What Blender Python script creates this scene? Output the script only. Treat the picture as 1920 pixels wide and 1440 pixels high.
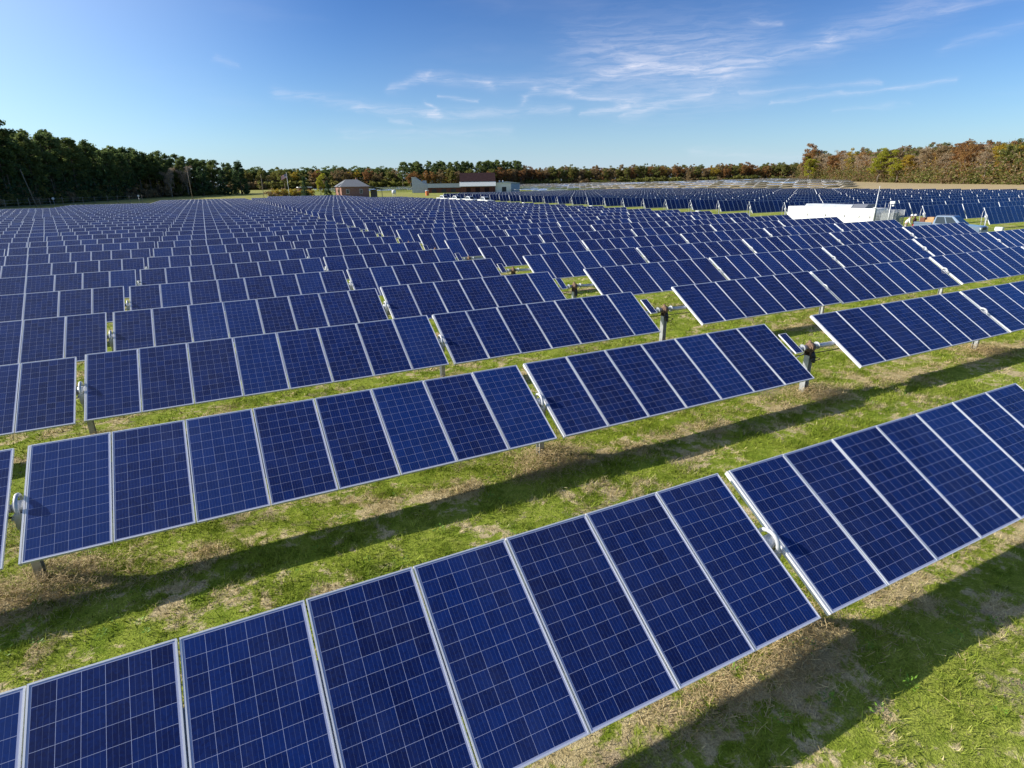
import bpy, bmesh, math, random
import numpy as np
from mathutils import Vector, Matrix, noise as mnoise

for o in list(bpy.data.objects): bpy.data.objects.remove(o, do_unlink=True)
R = math.radians
SC = bpy.context.scene
COL = SC.collection

# ------------------------------------------------------------------ camera
CAM = np.array([2.764, -3.844, 5.262])
RT = np.array([0.89105908, -0.45367367, -0.01392523])
UP = np.array([0.16092719, 0.28709226, 0.94428834])
FW = np.array([0.42440093, 0.84365765, -0.3288246])
FPX = 1084.72
cd = bpy.data.cameras.new('camera'); cam = bpy.data.objects.new('camera', cd); COL.objects.link(cam)
cd.sensor_width = 36.0; cd.lens = 36.0 * FPX / 1920; cd.clip_start = 0.05; cd.clip_end = 12000
m = Matrix.Identity(4)
for i in range(3):
    m[i][0] = RT[i]; m[i][1] = UP[i]; m[i][2] = -FW[i]; m[i][3] = CAM[i]
cam.matrix_world = m
SC.camera = cam

# ------------------------------------------------------------------ light
SUN_DIR = Vector((-1.6, 0.85, 1.0)).normalized()
SUN_EL = math.asin(SUN_DIR.z); SUN_AZ = math.atan2(SUN_DIR.x, SUN_DIR.y)
sl = bpy.data.lights.new('sun', 'SUN'); so = bpy.data.objects.new('sun', sl); COL.objects.link(so)
sl.energy = 5.0; sl.angle = R(0.53); sl.color = (1.0, 0.93, 0.82)
so.rotation_euler = (-SUN_DIR).to_track_quat('-Z', 'Y').to_euler()
so.location = (-80, 42, 50)

W = bpy.data.worlds.new('World'); SC.world = W; W.use_nodes = True
SC.view_settings.view_transform = 'Standard'; SC.view_settings.look = 'None'
SC.view_settings.exposure = 0.48; SC.view_settings.gamma = 1.0


class NT:
    """small node-graph writer"""
    def __init__(s, tree): s.t = tree; s.n = tree.nodes; s.l = tree.links
    def node(s, typ, **kw):
        n = s.n.new(typ)
        for k, v in kw.items(): setattr(n, k, v)
        return n
    def put(s, sock, v):
        if v is None: return
        if isinstance(v, bpy.types.NodeSocket): s.l.new(v, sock)
        else: sock.default_value = v
    def math(s, op, a, b=None, c=None, clamp=False):
        n = s.node('ShaderNodeMath', operation=op); n.use_clamp = clamp
        s.put(n.inputs[0], a); s.put(n.inputs[1], b); s.put(n.inputs[2], c)
        return n.outputs[0]
    def vmath(s, op, a, b=None, scale=None):
        n = s.node('ShaderNodeVectorMath', operation=op)
        s.put(n.inputs[0], a); s.put(n.inputs[1], b)
        if scale is not None: s.put(n.inputs['Scale'], scale)
        return n.outputs['Value'] if op in ('LENGTH', 'DOT_PRODUCT', 'DISTANCE') else n.outputs['Vector']
    def mix(s, f, a, b, blend='MIX'):
        n = s.node('ShaderNodeMix', data_type='RGBA', blend_type=blend)
        s.put(n.inputs['Factor'], f); s.put(n.inputs['A'], a); s.put(n.inputs['B'], b)
        for k, v in (('A', a), ('B', b)):
            pass
        return n.outputs['Result']
    def noise(s, vec, scale, detail=4, rough=0.55, dist=0.0, dims='3D'):
        n = s.node('ShaderNodeTexNoise', noise_dimensions=dims)
        if vec is not None: s.l.new(vec, n.inputs['Vector'])
        n.inputs['Scale'].default_value = scale; n.inputs['Detail'].default_value = detail
        n.inputs['Roughness'].default_value = rough; n.inputs['Distortion'].default_value = dist
        return n.outputs['Fac']
    def ss(s, x, a, b, lo=0.0, hi=1.0):
        n = s.node('ShaderNodeMapRange', interpolation_type='SMOOTHSTEP')
        s.put(n.inputs[0], x); n.inputs[1].default_value = a; n.inputs[2].default_value = b
        n.inputs[3].default_value = lo; n.inputs[4].default_value = hi
        return n.outputs[0]
    def sep(s, v):
        n = s.node('ShaderNodeSeparateXYZ'); s.l.new(v, n.inputs[0]); return n.outputs
    def comb(s, x, y, z=0.0):
        n = s.node('ShaderNodeCombineXYZ'); s.put(n.inputs[0], x); s.put(n.inputs[1], y); s.put(n.inputs[2], z)
        return n.outputs[0]


def c4(c): return (c[0], c[1], c[2], 1.0)


def build_sky():
    g = NT(W.node_tree); g.n.clear()
    sky = g.node('ShaderNodeTexSky', sky_type='NISHITA')
    sky.sun_disc = False; sky.sun_elevation = SUN_EL; sky.sun_rotation = SUN_AZ
    sky.altitude = 0.0; sky.air_density = 1.0; sky.dust_density = 0.7; sky.ozone_density = 3.5
    tc = g.node('ShaderNodeTexCoord')
    x, y, z = g.sep(tc.outputs['Generated'])
    az = g.math('MULTIPLY', g.math('ARCTAN2', x, y), 57.2958)
    el = g.math('MULTIPLY', g.math('ARCSINE', z), 57.2958)
    p = g.comb(az, el)
    # wisps wander a little about their lines
    wn = g.node('ShaderNodeTexNoise'); g.l.new(g.vmath('MULTIPLY', p, (0.35, 0.9, 1)), wn.inputs['Vector'])
    wn.inputs['Scale'].default_value = 1.0; wn.inputs['Detail'].default_value = 5
    wv = g.vmath('MULTIPLY', g.vmath('SUBTRACT', wn.outputs['Color'], (0.5, 0.5, 0.5)), (3.2, 0.75, 0.0))
    q = g.vmath('ADD', p, wv)
    SEG = [(45.29, 8.44, 53.0, 10.06, .42, .36), (53.0, 10.06, 60.5, 11.9, .7, .26), (32.3, 7.79, 37.33, 9.38, .3, .3),
           (37.33, 9.38, 45.29, 8.48, .34, .34), (32.78, 7.23, 38.4, 6.43, .22, .34), (33.53, 5.72, 37.5, 6.16, .16, .36),
           (37.06, 5.58, 43.96, 6.8, .2, .34), (16.76, 7.87, 19.6, 8.88, .2, .42), (19.6, 8.88, 25.21, 8.34, .26, .42),
           (25.21, 8.34, 31.82, 8.34, .3, .26), (7.01, 7.42, 13.89, 6.43, .25, .22), (13.89, 6.43, 19.88, 5.86, .25, .34),
           (19.88, 5.86, 31.86, 6.07, .25, .30), (19.46, 6.63, 20.22, 5.86, .15, .5), (21.14, 7.22, 23.74, 6.88, .1, .45),
           (27.79, 6.74, 29.23, 7.65, .18, .36), (29.23, 7.65, 32.31, 7.5, .2, .3), (47.16, 6.71, 56.74, 6.95, .12, .30),
           (48.89, 6.02, 61.78, 6.64, .11, .36), (54.13, 5.08, 58.77, 5.22, .12, .18), (46.55, 12.02, 49.19, 11.49, .1, .28),
           (59.96, 11.09, 64, 11.4, .2, .18), (60.71, 8.87, 66, 9.8, .25, .16), (43.25, 2.32, 51.89, 1.66, .25, .22),
           (33.5, 10.5, 47.0, 10.0, 1.5, .26), (36.0, 9.3, 44.0, 9.0, .9, .22), (36.5, 6.6, 46, 7.2, 1.1, .16),
           (2.73, 9.59, 4.04, 9.3, .13, .22), (16.56, 5.39, 17.94, 5.09, .12, .24), (12, 4.2, 27, 4.4, .35, .16)]
    tot = None
    for (x0, y0, x1, y1, w, I) in SEG:
        d = (x1 - x0, y1 - y0, 0.0); L2 = d[0] ** 2 + d[1] ** 2
        pa = g.vmath('SUBTRACT', q, (x0, y0, 0.0))
        t = g.math('MULTIPLY', g.vmath('DOT_PRODUCT', pa, d), 1.0 / L2, clamp=True)
        ds = g.vmath('LENGTH', g.vmath('SUBTRACT', pa, g.vmath('SCALE', d, scale=t)))
        e = g.math('POWER', g.math('MULTIPLY', ds, 0.72 / w), 1.5)
        v = g.math('MULTIPLY', g.math('EXPONENT', g.math('MULTIPLY', e, -1.0)), I * 0.78)
        tot = v if tot is None else g.math('ADD', tot, v)
    fib = g.noise(g.vmath('MULTIPLY', q, (0.3, 2.8, 1)), 1.0, 9, 0.68, 0.5)
    fib = g.ss(fib, 0.3, 0.72, 0.15, 1.25)
    veil = g.ss(g.noise(g.vmath('MULTIPLY', q, (0.05, 0.22, 1)), 1.0, 4), 0.5, 0.8, 0.0, 0.06)
    dens = g.math('ADD', g.math('MULTIPLY', tot, fib), veil)
    dens = g.math('MINIMUM', dens, 0.8)
    up = g.ss(el, 0.3, 3.0)
    dens = g.math('MULTIPLY', dens, up)
    hs = g.node('ShaderNodeHueSaturation'); hs.inputs['Saturation'].default_value = 1.12
    g.l.new(sky.outputs[0], hs.inputs['Color'])
    gm = g.node('ShaderNodeGamma'); gm.inputs[1].default_value = 1.55
    g.l.new(g.mix(1.0, hs.outputs[0], (0.077, 0.105, 0.121, 1.0), 'MULTIPLY'), gm.inputs[0])
    graded = g.mix(1.0, gm.outputs[0], (13.0, 13.0, 13.0, 1.0), 'MULTIPLY')
    hz = g.math('MULTIPLY', g.math('EXPONENT', g.math('MULTIPLY', g.math('MAXIMUM', el, 0.0), -1.0 / 6.5)), 0.62)
    graded = g.mix(hz, graded, (7.6, 9.0, 11.2, 1.0))
    sd = g.vmath('DOT_PRODUCT', g.vmath('NORMALIZE', tc.outputs['Generated']), tuple(SUN_DIR))
    graded = g.mix(g.ss(sd, 0.3, 0.98, 0.0, 0.6), graded, (9.6, 11.2, 12.6, 1.0))
    colr = g.mix(dens, graded, (8.6, 8.6, 9.6, 1.0))
    bg = g.node('ShaderNodeBackground'); g.l.new(colr, bg.inputs[0]); bg.inputs[1].default_value = 0.078
    out = g.node('ShaderNodeOutputWorld'); g.l.new(bg.outputs[0], out.inputs[0])
    W.cycles.sampling_method = 'MANUAL'; W.cycles.sample_map_resolution = 512


build_sky()

# ------------------------------------------------------------------ helpers
rng = np.random.default_rng(7)
random.seed(7)
MAT = {}


def mat(name, color, rough=0.6, metal=0.0, spec=0.5, nscale=None, namt=0.12, bump=0.0, coat=0.0, objvar=0.0):
    if name in MAT: return MAT[name]
    M = bpy.data.materials.new(name); M.use_nodes = True
    g = NT(M.node_tree); b = g.n['Principled BSDF']
    b.inputs['Roughness'].default_value = rough; b.inputs['Metallic'].default_value = metal
    b.inputs['Specular IOR Level'].default_value = spec; b.inputs['Coat Weight'].default_value = coat
    col = None
    if nscale or objvar:
        tc = g.node('ShaderNodeTexCoord')
        f = g.noise(tc.outputs['Object'], nscale or 3.0, 5)
        f = g.ss(f, 0.3, 0.7, 1.0 - namt, 1.0 + namt)
        if objvar:
            oi = g.node('ShaderNodeObjectInfo')
            f = g.math('MULTIPLY', f, g.math('MULTIPLY_ADD', oi.outputs['Random'], 2 * objvar, 1 - objvar))
        v = g.comb(f, f, f)
        col = g.mix(1.0, c4(color), v, 'MULTIPLY')
        g.l.new(col, b.inputs['Base Color'])
        if bump:
            bp = g.node('ShaderNodeBump'); bp.inputs['Strength'].default_value = bump
            g.l.new(g.noise(tc.outputs['Object'], (nscale or 3) * 3, 4), bp.inputs['Height'])
            g.l.new(bp.outputs[0], b.inputs['Normal'])
    else:
        b.inputs['Base Color'].default_value = c4(color)
    MAT[name] = M
    return M


class MB:
    """collects polygons of one mesh"""
    def __init__(s): s.v = []; s.f = []; s.m = []; s.uv = {}; s.smooth = set()
    def poly(s, pts, mi=0, uv=None, smooth=False):
        i = len(s.v); s.v += [tuple(p) for p in pts]; s.f.append(tuple(range(i, i + len(pts)))); s.m.append(mi)
        if uv: s.uv[len(s.f) - 1] = uv
        if smooth: s.smooth.add(len(s.f) - 1)
    def box(s, lo, hi, mi=0, M=None):
        x0, y0, z0 = lo; x1, y1, z1 = hi
        c = [(x0, y0, z0), (x1, y0, z0), (x1, y1, z0), (x0, y1, z0), (x0, y0, z1), (x1, y0, z1), (x1, y1, z1), (x0, y1, z1)]
        if M is not None: c = [tuple(M @ Vector(p)) for p in c]
        i = len(s.v); s.v += c
        for f in ((3, 2, 1, 0), (4, 5, 6, 7), (0, 1, 5, 4), (1, 2, 6, 5), (2, 3, 7, 6), (3, 0, 4, 7)):
            s.f.append(tuple(i + k for k in f)); s.m.append(mi)
    def tube(s, pts, r, n=8, mi=0, caps=True):
        pts = [Vector(p) for p in pts]; rs = r if isinstance(r, (list, tuple)) else [r] * len(pts)
        i0 = len(s.v); prev = None
        for k, p in enumerate(pts):
            d = (pts[min(k + 1, len(pts) - 1)] - pts[max(k - 1, 0)]).normalized()
            if prev is None:
                a = Vector((0, 0, 1)) if abs(d.z) < 0.9 else Vector((1, 0, 0))
                x = d.cross(a).normalized()
            else:
                x = (prev - d * prev.dot(d)).normalized()
            prev = x; y = d.cross(x)
            for j in range(n):
                t = 2 * math.pi * j / n
                s.v.append(tuple(p + (x * math.cos(t) + y * math.sin(t)) * rs[k]))
        for k in range(len(pts) - 1):
            for j in range(n):
                a = i0 + k * n + j; b = i0 + k * n + (j + 1) % n
                s.f.append((a, b, b + n, a + n)); s.m.append(mi); s.smooth.add(len(s.f) - 1)
        if caps:
            s.f.append(tuple(i0 + j for j in reversed(range(n)))); s.m.append(mi)
            e = i0 + (len(pts) - 1) * n
            s.f.append(tuple(e + j for j in range(n))); s.m.append(mi)
    def prism(s, prof, y0, y1, mi=0, M=None, axis='y'):
        """closed side profile [(x,z)] extruded along y"""
        a = [(x, y0, z) for x, z in prof]; b = [(x, y1, z) for x, z in prof]
        if M is not None: a = [tuple(M @ Vector(p)) for p in a]; b = [tuple(M @ Vector(p)) for p in b]
        n = len(prof); i = len(s.v); s.v += a + b
        s.f.append(tuple(i + k for k in range(n))); s.m.append(mi)
        s.f.append(tuple(i + n + k for k in reversed(range(n)))); s.m.append(mi)
        for k in range(n):
            l = (k + 1) % n
            s.f.append((i + l, i + k, i + n + k, i + n + l)); s.m.append(mi)
    def mesh(s, name, mats):
        me = bpy.data.meshes.new(name); me.from_pydata(s.v, [], s.f)
        for mm in (mats if isinstance(mats, (list, tuple)) else [mats]): me.materials.append(mm)
        me.polygons.foreach_set('material_index', s.m)
        if s.smooth:
            me.polygons.foreach_set('use_smooth', [k in s.smooth for k in range(len(s.f))])
        if s.uv:
            ul = me.uv_layers.new(name='uv')
            for fi, uvs in s.uv.items():
                for li, u in zip(me.polygons[fi].loop_indices, uvs): ul.data[li].uv = u
        me.update()
        return me


def link(name, data, parent=None, loc=(0, 0, 0), rot=(0, 0, 0)):
    o = bpy.data.objects.new(name, data); COL.objects.link(o)
    o.location = loc; o.rotation_euler = rot
    if parent: o.parent = parent
    return o


def thing(name, label, cat, loc=(0, 0, 0), rz=0.0, group=None, data=None):
    o = link(name, data, None, loc, (0, 0, rz)); o['label'] = label; o['category'] = cat
    if group: o['group'] = group
    if data is None: o.empty_display_size = 0.3
    return o


def kind(o, k): o['kind'] = k; return o


def bevel(me, w=0.02, seg=2):
    bm = bmesh.new(); bm.from_mesh(me)
    bmesh.ops.remove_doubles(bm, verts=bm.verts, dist=1e-4)
    bmesh.ops.recalc_face_normals(bm, faces=bm.faces)
    ed = [e for e in bm.edges if len(e.link_faces) == 2 and e.calc_face_angle(0) > 0.5]
    bmesh.ops.bevel(bm, geom=ed, offset=w, segments=seg, affect='EDGES', clamp_overlap=True)
    bm.to_mesh(me); bm.free(); return me


def fixn(me):
    bm = bmesh.new(); bm.from_mesh(me); bmesh.ops.recalc_face_normals(bm, faces=bm.faces); bm.to_mesh(me); bm.free(); return me


def np_mesh(name, verts, faces_n, mats, mi=None, attr=None):
    """verts (N,3); consecutive runs of faces_n vertices form the faces"""
    me = bpy.data.meshes.new(name); n = len(verts); nf = n // faces_n
    me.vertices.add(n); me.vertices.foreach_set('co', np.asarray(verts, np.float32).ravel())
    me.loops.add(n); me.loops.foreach_set('vertex_index', np.arange(n, dtype=np.int32))
    me.polygons.add(nf); me.polygons.foreach_set('loop_start', np.arange(0, n, faces_n, dtype=np.int32))
    me.polygons.foreach_set('loop_total', np.full(nf, faces_n, np.int32))
    for mm in mats: me.materials.append(mm)
    if mi is not None: me.polygons.foreach_set('material_index', np.asarray(mi, np.int32))
    if attr is not None:
        a = me.attributes.new('rnd', 'FLOAT', 'FACE'); a.data.foreach_set('value', np.asarray(attr, np.float32))
    me.update(calc_edges=True)
    return me


def project(P):
    d = np.asarray(P, float) - CAM
    z = d @ FW
    return 960 + FPX * (d @ RT) / z, 720 - FPX * (d @ UP) / z, z


def smooth01(x): x = np.clip(x, 0, 1); return x * x * (3 - 2 * x)


def ground_z(u, v):
    d = np.hypot(np.asarray(u) - 2.8, np.asarray(v) + 3.8)
    far = smooth01((d - 260) / 300) * 3.0 + smooth01((np.asarray(u) - 183) / 45) * 2.5 * (1 - smooth01((np.asarray(v) - 250) / 120))
    near = np.clip(1 - d / 140, 0, 1)
    w = (np.sin(u * 0.9 + 1.3 * np.sin(v * 0.5)) * np.sin(v * 1.1 + u * 0.3) * 0.018 + np.sin(u * 2.7 + v * 1.9) * np.sin(v * 3.1 - u) * 0.010) * near
    return far + w


ROWP = 5.395
AX_H = 1.25
TILT = 31.66


# ------------------------------------------------------------------ ground colour, shared by the soil sheet and the grass blades
def ground_nodes(g, rnd=None, blade=False):
    geo = g.node('ShaderNodeNewGeometry')
    pos = geo.outputs['Position']
    flat = g.vmath('MULTIPLY', pos, (1, 1, 0))
    x, y, z = g.sep(pos)
    big = g.noise(flat, 0.16, 5, 0.6)
    mid = g.noise(flat, 0.8, 6, 0.65, 0.6)
    fine = g.noise(flat, 5.0, 6, 0.7)
    vfine = g.noise(flat, 38.0, 3, 0.7)
    med = g.noise(flat, 2.1, 6, 0.7, 0.8)
    lush = g.mix(g.ss(med, 0.3, 0.7), c4((0.14, 0.205, 0.016)), c4((0.335, 0.385, 0.05)))
    olive = g.mix(g.ss(fine, 0.3, 0.7), c4((0.19, 0.25, 0.028)), c4((0.35, 0.385, 0.07)))
    lush = g.mix(g.ss(g.math('ADD', g.math('MULTIPLY', big, 0.5), g.math('MULTIPLY', med, 0.5)), 0.43, 0.60), lush, olive)
    straw = g.mix(g.ss(fine, 0.3, 0.7), c4((0.37, 0.29, 0.14)), c4((0.62, 0.52, 0.31)))
    soil = g.mix(g.ss(vfine, 0.3, 0.7), c4((0.26, 0.195, 0.13)), c4((0.40, 0.32, 0.22)))
    # dry strip below the lower panel edge of every row (near block only)
    s = g.math('MULTIPLY', g.math('ADD', y, 0.5), 1.0 / ROWP)
    s = g.math('ABSOLUTE', g.math('SUBTRACT', g.math('FRACT', g.math('ADD', s, 0.5)), 0.5))
    strip = g.math('MULTIPLY', g.ss(s, 0.10, 0.0), g.ss(x, 58.0, 56.0))
    patch = g.math('ADD', g.math('MULTIPLY', mid, 0.42), g.math('MULTIPLY', med, 0.34))
    patch = g.math('ADD', patch, g.math('MULTIPLY', fine, 0.24))
    patch = g.math('ADD', patch, g.math('MULTIPLY', strip, 0.055))
    dry = g.ss(patch, 0.515, 0.562)
    if rnd is not None:
        dry = g.ss(g.math('ADD', patch, g.math('MULTIPLY', g.math('SUBTRACT', rnd, 0.5), 0.09)), 0.52, 0.565)
    base = g.mix(dry, lush, straw)
    if not blade:
        bare = g.ss(g.math('ADD', g.math('MULTIPLY', g.noise(flat, 0.55, 6, 0.7), 0.7), g.math('MULTIPLY', fine, 0.3)), 0.54, 0.62)
        base = g.mix(g.math('MULTIPLY', bare, 0.8), base, soil)
        # dry stubble field in front of the right-hand wood and mown lawn by the farmyard
        fld = g.math('MULTIPLY', g.ss(x, 186.0, 192.0), g.ss(big, 0.2, 0.5, 0.55, 1.0))
        base = g.mix(fld, base, c4((0.42, 0.33, 0.19)))
        lawn = g.math('MULTIPLY', g.ss(y, 212.0, 240.0), g.ss(x, 120.0, 90.0))
        base = g.mix(g.math('MULTIPLY', lawn, 0.75), base, g.mix(mid, c4((0.25, 0.26, 0.07)), c4((0.37, 0.33, 0.11))))
        aisle = g.math('MULTIPLY', g.ss(x, 56.0, 58.5), g.ss(x, 78.0, 74.0))
        base = g.mix(g.math('MULTIPLY', aisle, 0.5), base, g.mix(mid, c4((0.10, 0.17, 0.02)), c4((0.21, 0.25, 0.05))))
        k = g.ss(vfine, 0.25, 0.75, 0.62, 1.25)
        base = g.mix(1.0, base, g.comb(k, k, k), 'MULTIPLY')
    return base, fine, vfine, flat


def make_ground_mat():
    M = bpy.data.materials.new('ground_grass'); M.use_nodes = True
    g = NT(M.node_tree); b = g.n['Principled BSDF']
    base, fine, vfine, flat = ground_nodes(g)
    g.l.new(base, b.inputs['Base Color']); b.inputs['Roughness'].default_value = 0.95
    b.inputs['Specular IOR Level'].default_value = 0.1
    bp = g.node('ShaderNodeBump'); bp.inputs['Strength'].default_value = 0.9; bp.inputs['Distance'].default_value = 0.05
    h = g.math('ADD', g.math('MULTIPLY', fine, 0.8), g.math('MULTIPLY', vfine, 0.5))
    g.l.new(h, bp.inputs['Height']); g.l.new(bp.outputs[0], b.inputs['Normal'])
    return M


def make_blade_mat():
    M = bpy.data.materials.new('grass_blade'); M.use_nodes = True
    g = NT(M.node_tree); b = g.n['Principled BSDF']
    at = g.node('ShaderNodeAttribute', attribute_name='rnd'); r = at.outputs['Fac']
    base, fine, vfine, flat = ground_nodes(g, r, True)
    k = g.math('MULTIPLY_ADD', g.math('FRACT', g.math('MULTIPLY', r, 7.31)), 1.05, 0.5)
    base = g.mix(1.0, base, g.comb(k, k, k), 'MULTIPLY')
    g.l.new(base, b.inputs['Base Color']); b.inputs['Roughness'].default_value = 0.75
    b.inputs['Specular IOR Level'].default_value = 0.15
    tr = g.node('ShaderNodeBsdfTranslucent'); g.l.new(base, tr.inputs[0])
    mx = g.node('ShaderNodeMixShader'); mx.inputs[0].default_value = 0.3
    g.l.new(b.outputs[0], mx.inputs[1]); g.l.new(tr.outputs[0], mx.inputs[2])
    g.l.new(mx.outputs[0], g.n['Material Output'].inputs[0])
    return M


def make_terrain():
    us = np.concatenate([[-6000, -2500, -1000, -500, -300, -200, -120, -70, -40, -25], np.arange(-15, 36, 0.3), np.arange(36, 100, 2), np.arange(100, 560, 10), [600, 800, 1200, 2500, 6000]])
    vs = np.concatenate([[-6000, -2000, -600, -200, -80, -40, -20, -12], np.arange(-8, 36, 0.3), np.arange(36, 100, 2), np.arange(100, 640, 10), [700, 900, 1500, 3000, 7000]])
    U, V = np.meshgrid(us, vs, indexing='ij')
    Z = ground_z(U, V)
    nu, nv = U.shape
    verts = np.stack([U, V, Z], -1).reshape(-1, 3)
    i = np.arange(nu * nv).reshape(nu, nv)
    f = np.stack([i[:-1, :-1], i[1:, :-1], i[1:, 1:], i[:-1, 1:]], -1).reshape(-1, 4)
    me = bpy.data.meshes.new('ground'); n = len(f)
    me.vertices.add(len(verts)); me.vertices.foreach_set('co', verts.astype(np.float32).ravel())
    me.loops.add(n * 4); me.loops.foreach_set('vertex_index', f.astype(np.int32).ravel())
    me.polygons.add(n); me.polygons.foreach_set('loop_start', np.arange(0, n * 4, 4, dtype=np.int32)); me.polygons.foreach_set('loop_total', np.full(n, 4, np.int32))
    me.polygons.foreach_set('use_smooth', np.ones(n, bool))
    me.materials.append(make_ground_mat()); me.update(calc_edges=True)
    kind(link('ground', me), 'structure')


make_terrain()


def in_view(P, mx=120, my=120):
    x, y, z = project(P)
    return (z > 0.3) & (x > -mx) & (x < 1920 + mx) & (y > -my) & (y < 1440 + my)


def make_grass():
    bm_ = make_blade_mat()
    V = []; A = []
    # (cell density per m2, distance range, blade height, blade width)
    for (n, u0, u1, v0, v1, h, w) in ((330000, -4, 20, -3.6, 7.6, .072, .0105), (220000, -8, 34, 2, 17, .075, .02), (150000, -10, 60, 9, 40, .09, .04)):
        P = np.stack([rng.uniform(u0, u1, n), rng.uniform(v0, v1, n)], 1)
        Pz = ground_z(P[:, 0], P[:, 1])
        P3 = np.column_stack([P, Pz])
        # tufts: thin out by a coarse value noise
        cl = np.sin(P[:, 0] * 3.1 + 2 * np.sin(P[:, 1] * 2.3)) * np.sin(P[:, 1] * 3.7 + 1.7 * np.sin(P[:, 0] * 1.9))
        keep = in_view(P3) & (rng.random(n) < 0.62 + 0.38 * cl)
        P3 = P3[keep]; cl = cl[keep]; k = len(P3)
        hh = h * rng.uniform(0.45, 1.25, k) * (1 + 0.35 * cl)
        ww = w * rng.uniform(0.6, 1.4, k)
        a = rng.uniform(0, 2 * np.pi, k); lean = rng.normal(0, 0.75, (k, 2)) * hh[:, None]
        d = np.column_stack([np.cos(a), np.sin(a), np.zeros(k)]) * ww[:, None] * 0.5
        P3[:, 2] -= 0.006
        t = P3 + np.column_stack([lean, hh])
        V.append(np.stack([P3 - d, P3 + d, t], 1).reshape(-1, 3)); A.append(rng.random(k))
    me = np_mesh('grass', np.concatenate(V), 3, [bm_], attr=np.concatenate(A))
    kind(link('grass', me), 'stuff')


make_grass()


def make_straw():
    M = bpy.data.materials.new('straw'); M.use_nodes = True
    g = NT(M.node_tree); b = g.n['Principled BSDF']
    at = g.node('ShaderNodeAttribute', attribute_name='rnd')
    g.l.new(g.mix(at.outputs['Fac'], c4((0.28, 0.19, 0.08)), c4((0.60, 0.47, 0.25))), b.inputs['Base Color'])
    b.inputs['Roughness'].default_value = 0.8
    V = []; A = []
    def scatter(cx, cy, k, sx, sy, hmax):
        P = np.column_stack([rng.normal(cx, sx, k), rng.normal(cy, sy, k)])
        ok = in_view(np.column_stack([P, np.zeros(k)])); P = P[ok]; k = len(P)
        if not k: return
        r2 = ((P[:, 0] - cx) / sx) ** 2 + ((P[:, 1] - cy) / sy) ** 2
        z = ground_z(P[:, 0], P[:, 1]) + rng.uniform(0.005, 1, k) ** 1.5 * hmax * np.exp(-r2 * 0.35) + 0.01
        a = rng.uniform(0, 2 * np.pi, k); L = rng.uniform(0.03, 0.14, k); w = rng.uniform(0.0010, 0.0026, k)
        up = rng.normal(0.0, 0.45, k)
        d = np.column_stack([np.cos(a), np.sin(a), up]) * (L * 0.5)[:, None]
        s = np.column_stack([-np.sin(a), np.cos(a), rng.normal(0, .5, k)]) * w[:, None]
        c = np.column_stack([P, z])
        V.append(np.stack([c - d - s, c - d + s, c + d + s, c + d - s], 1).reshape(-1, 3)); A.append(rng.random(k))
    for row, cnt in ((0, 1), (1, 1), (2, .6), (3, .35)):
        yv = row * ROWP
        for pu in (-8.27, -0.09, 8.09, 15.97, 23.97, 32.15):
            scatter(pu + 0.05, yv - 0.25, int(5200 * cnt), 0.5, 0.36, 0.24)
        for i in range(int(46 * cnt)):      # loose clumps along the strip below the lower edge
            scatter(rng.uniform(-6, 30), yv - 0.6 + rng.normal(0, 0.3) + rng.choice([0, 0, 1.6, 2.6]), int(rng.uniform(90, 600)), rng.uniform(.15, .5), rng.uniform(.08, .22), 0.05)
    for i in range(90):
        scatter(rng.uniform(-4, 18), rng.uniform(-3, 8), int(rng.uniform(20, 90)), rng.uniform(.12, .5), rng.uniform(.12, .4), 0.03)
    me = np_mesh('straw_litter', np.concatenate(V), 4, [M], attr=np.concatenate(A))
    kind(link('straw_litter', me), 'stuff')


make_straw()


def make_weeds():
    M = mat('weed_leaf', (0.12, 0.24, 0.02), 0.6, spec=0.3, nscale=8, namt=0.3)
    V = []
    for i in range(300):
        u, v = rng.uniform(-3, 18), rng.uniform(-3.4, 9)
        k = int(rng.uniform(8, 34)); R_ = rng.uniform(.05, .16)
        a = rng.uniform(0, 2 * np.pi, k); rr = R_ * np.sqrt(rng.random(k)); L = rng.uniform(.018, .05, k); w = L * .35
        c = np.column_stack([u + rr * np.cos(a), v + rr * np.sin(a), ground_z(u, v) + rng.uniform(.02, .10, k)])
        d = np.column_stack([np.cos(a), np.sin(a), rng.uniform(-.2, .9, k)]) * L[:, None]; s_ = np.column_stack([-np.sin(a), np.cos(a), rng.normal(0, .3, k)]) * w[:, None]
        V.append(np.stack([c - d * .5, c - s_ * .5, c + d * .5, c + s_ * .5], 1).reshape(-1, 3))
    kind(link('weeds', np_mesh('weeds', np.concatenate(V), 4, [M])), 'stuff')


make_weeds()


# ------------------------------------------------------------------ solar hardware
PW, PH, FT = 0.985, 1.906, 0.040     # panel width, height, frame depth


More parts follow.
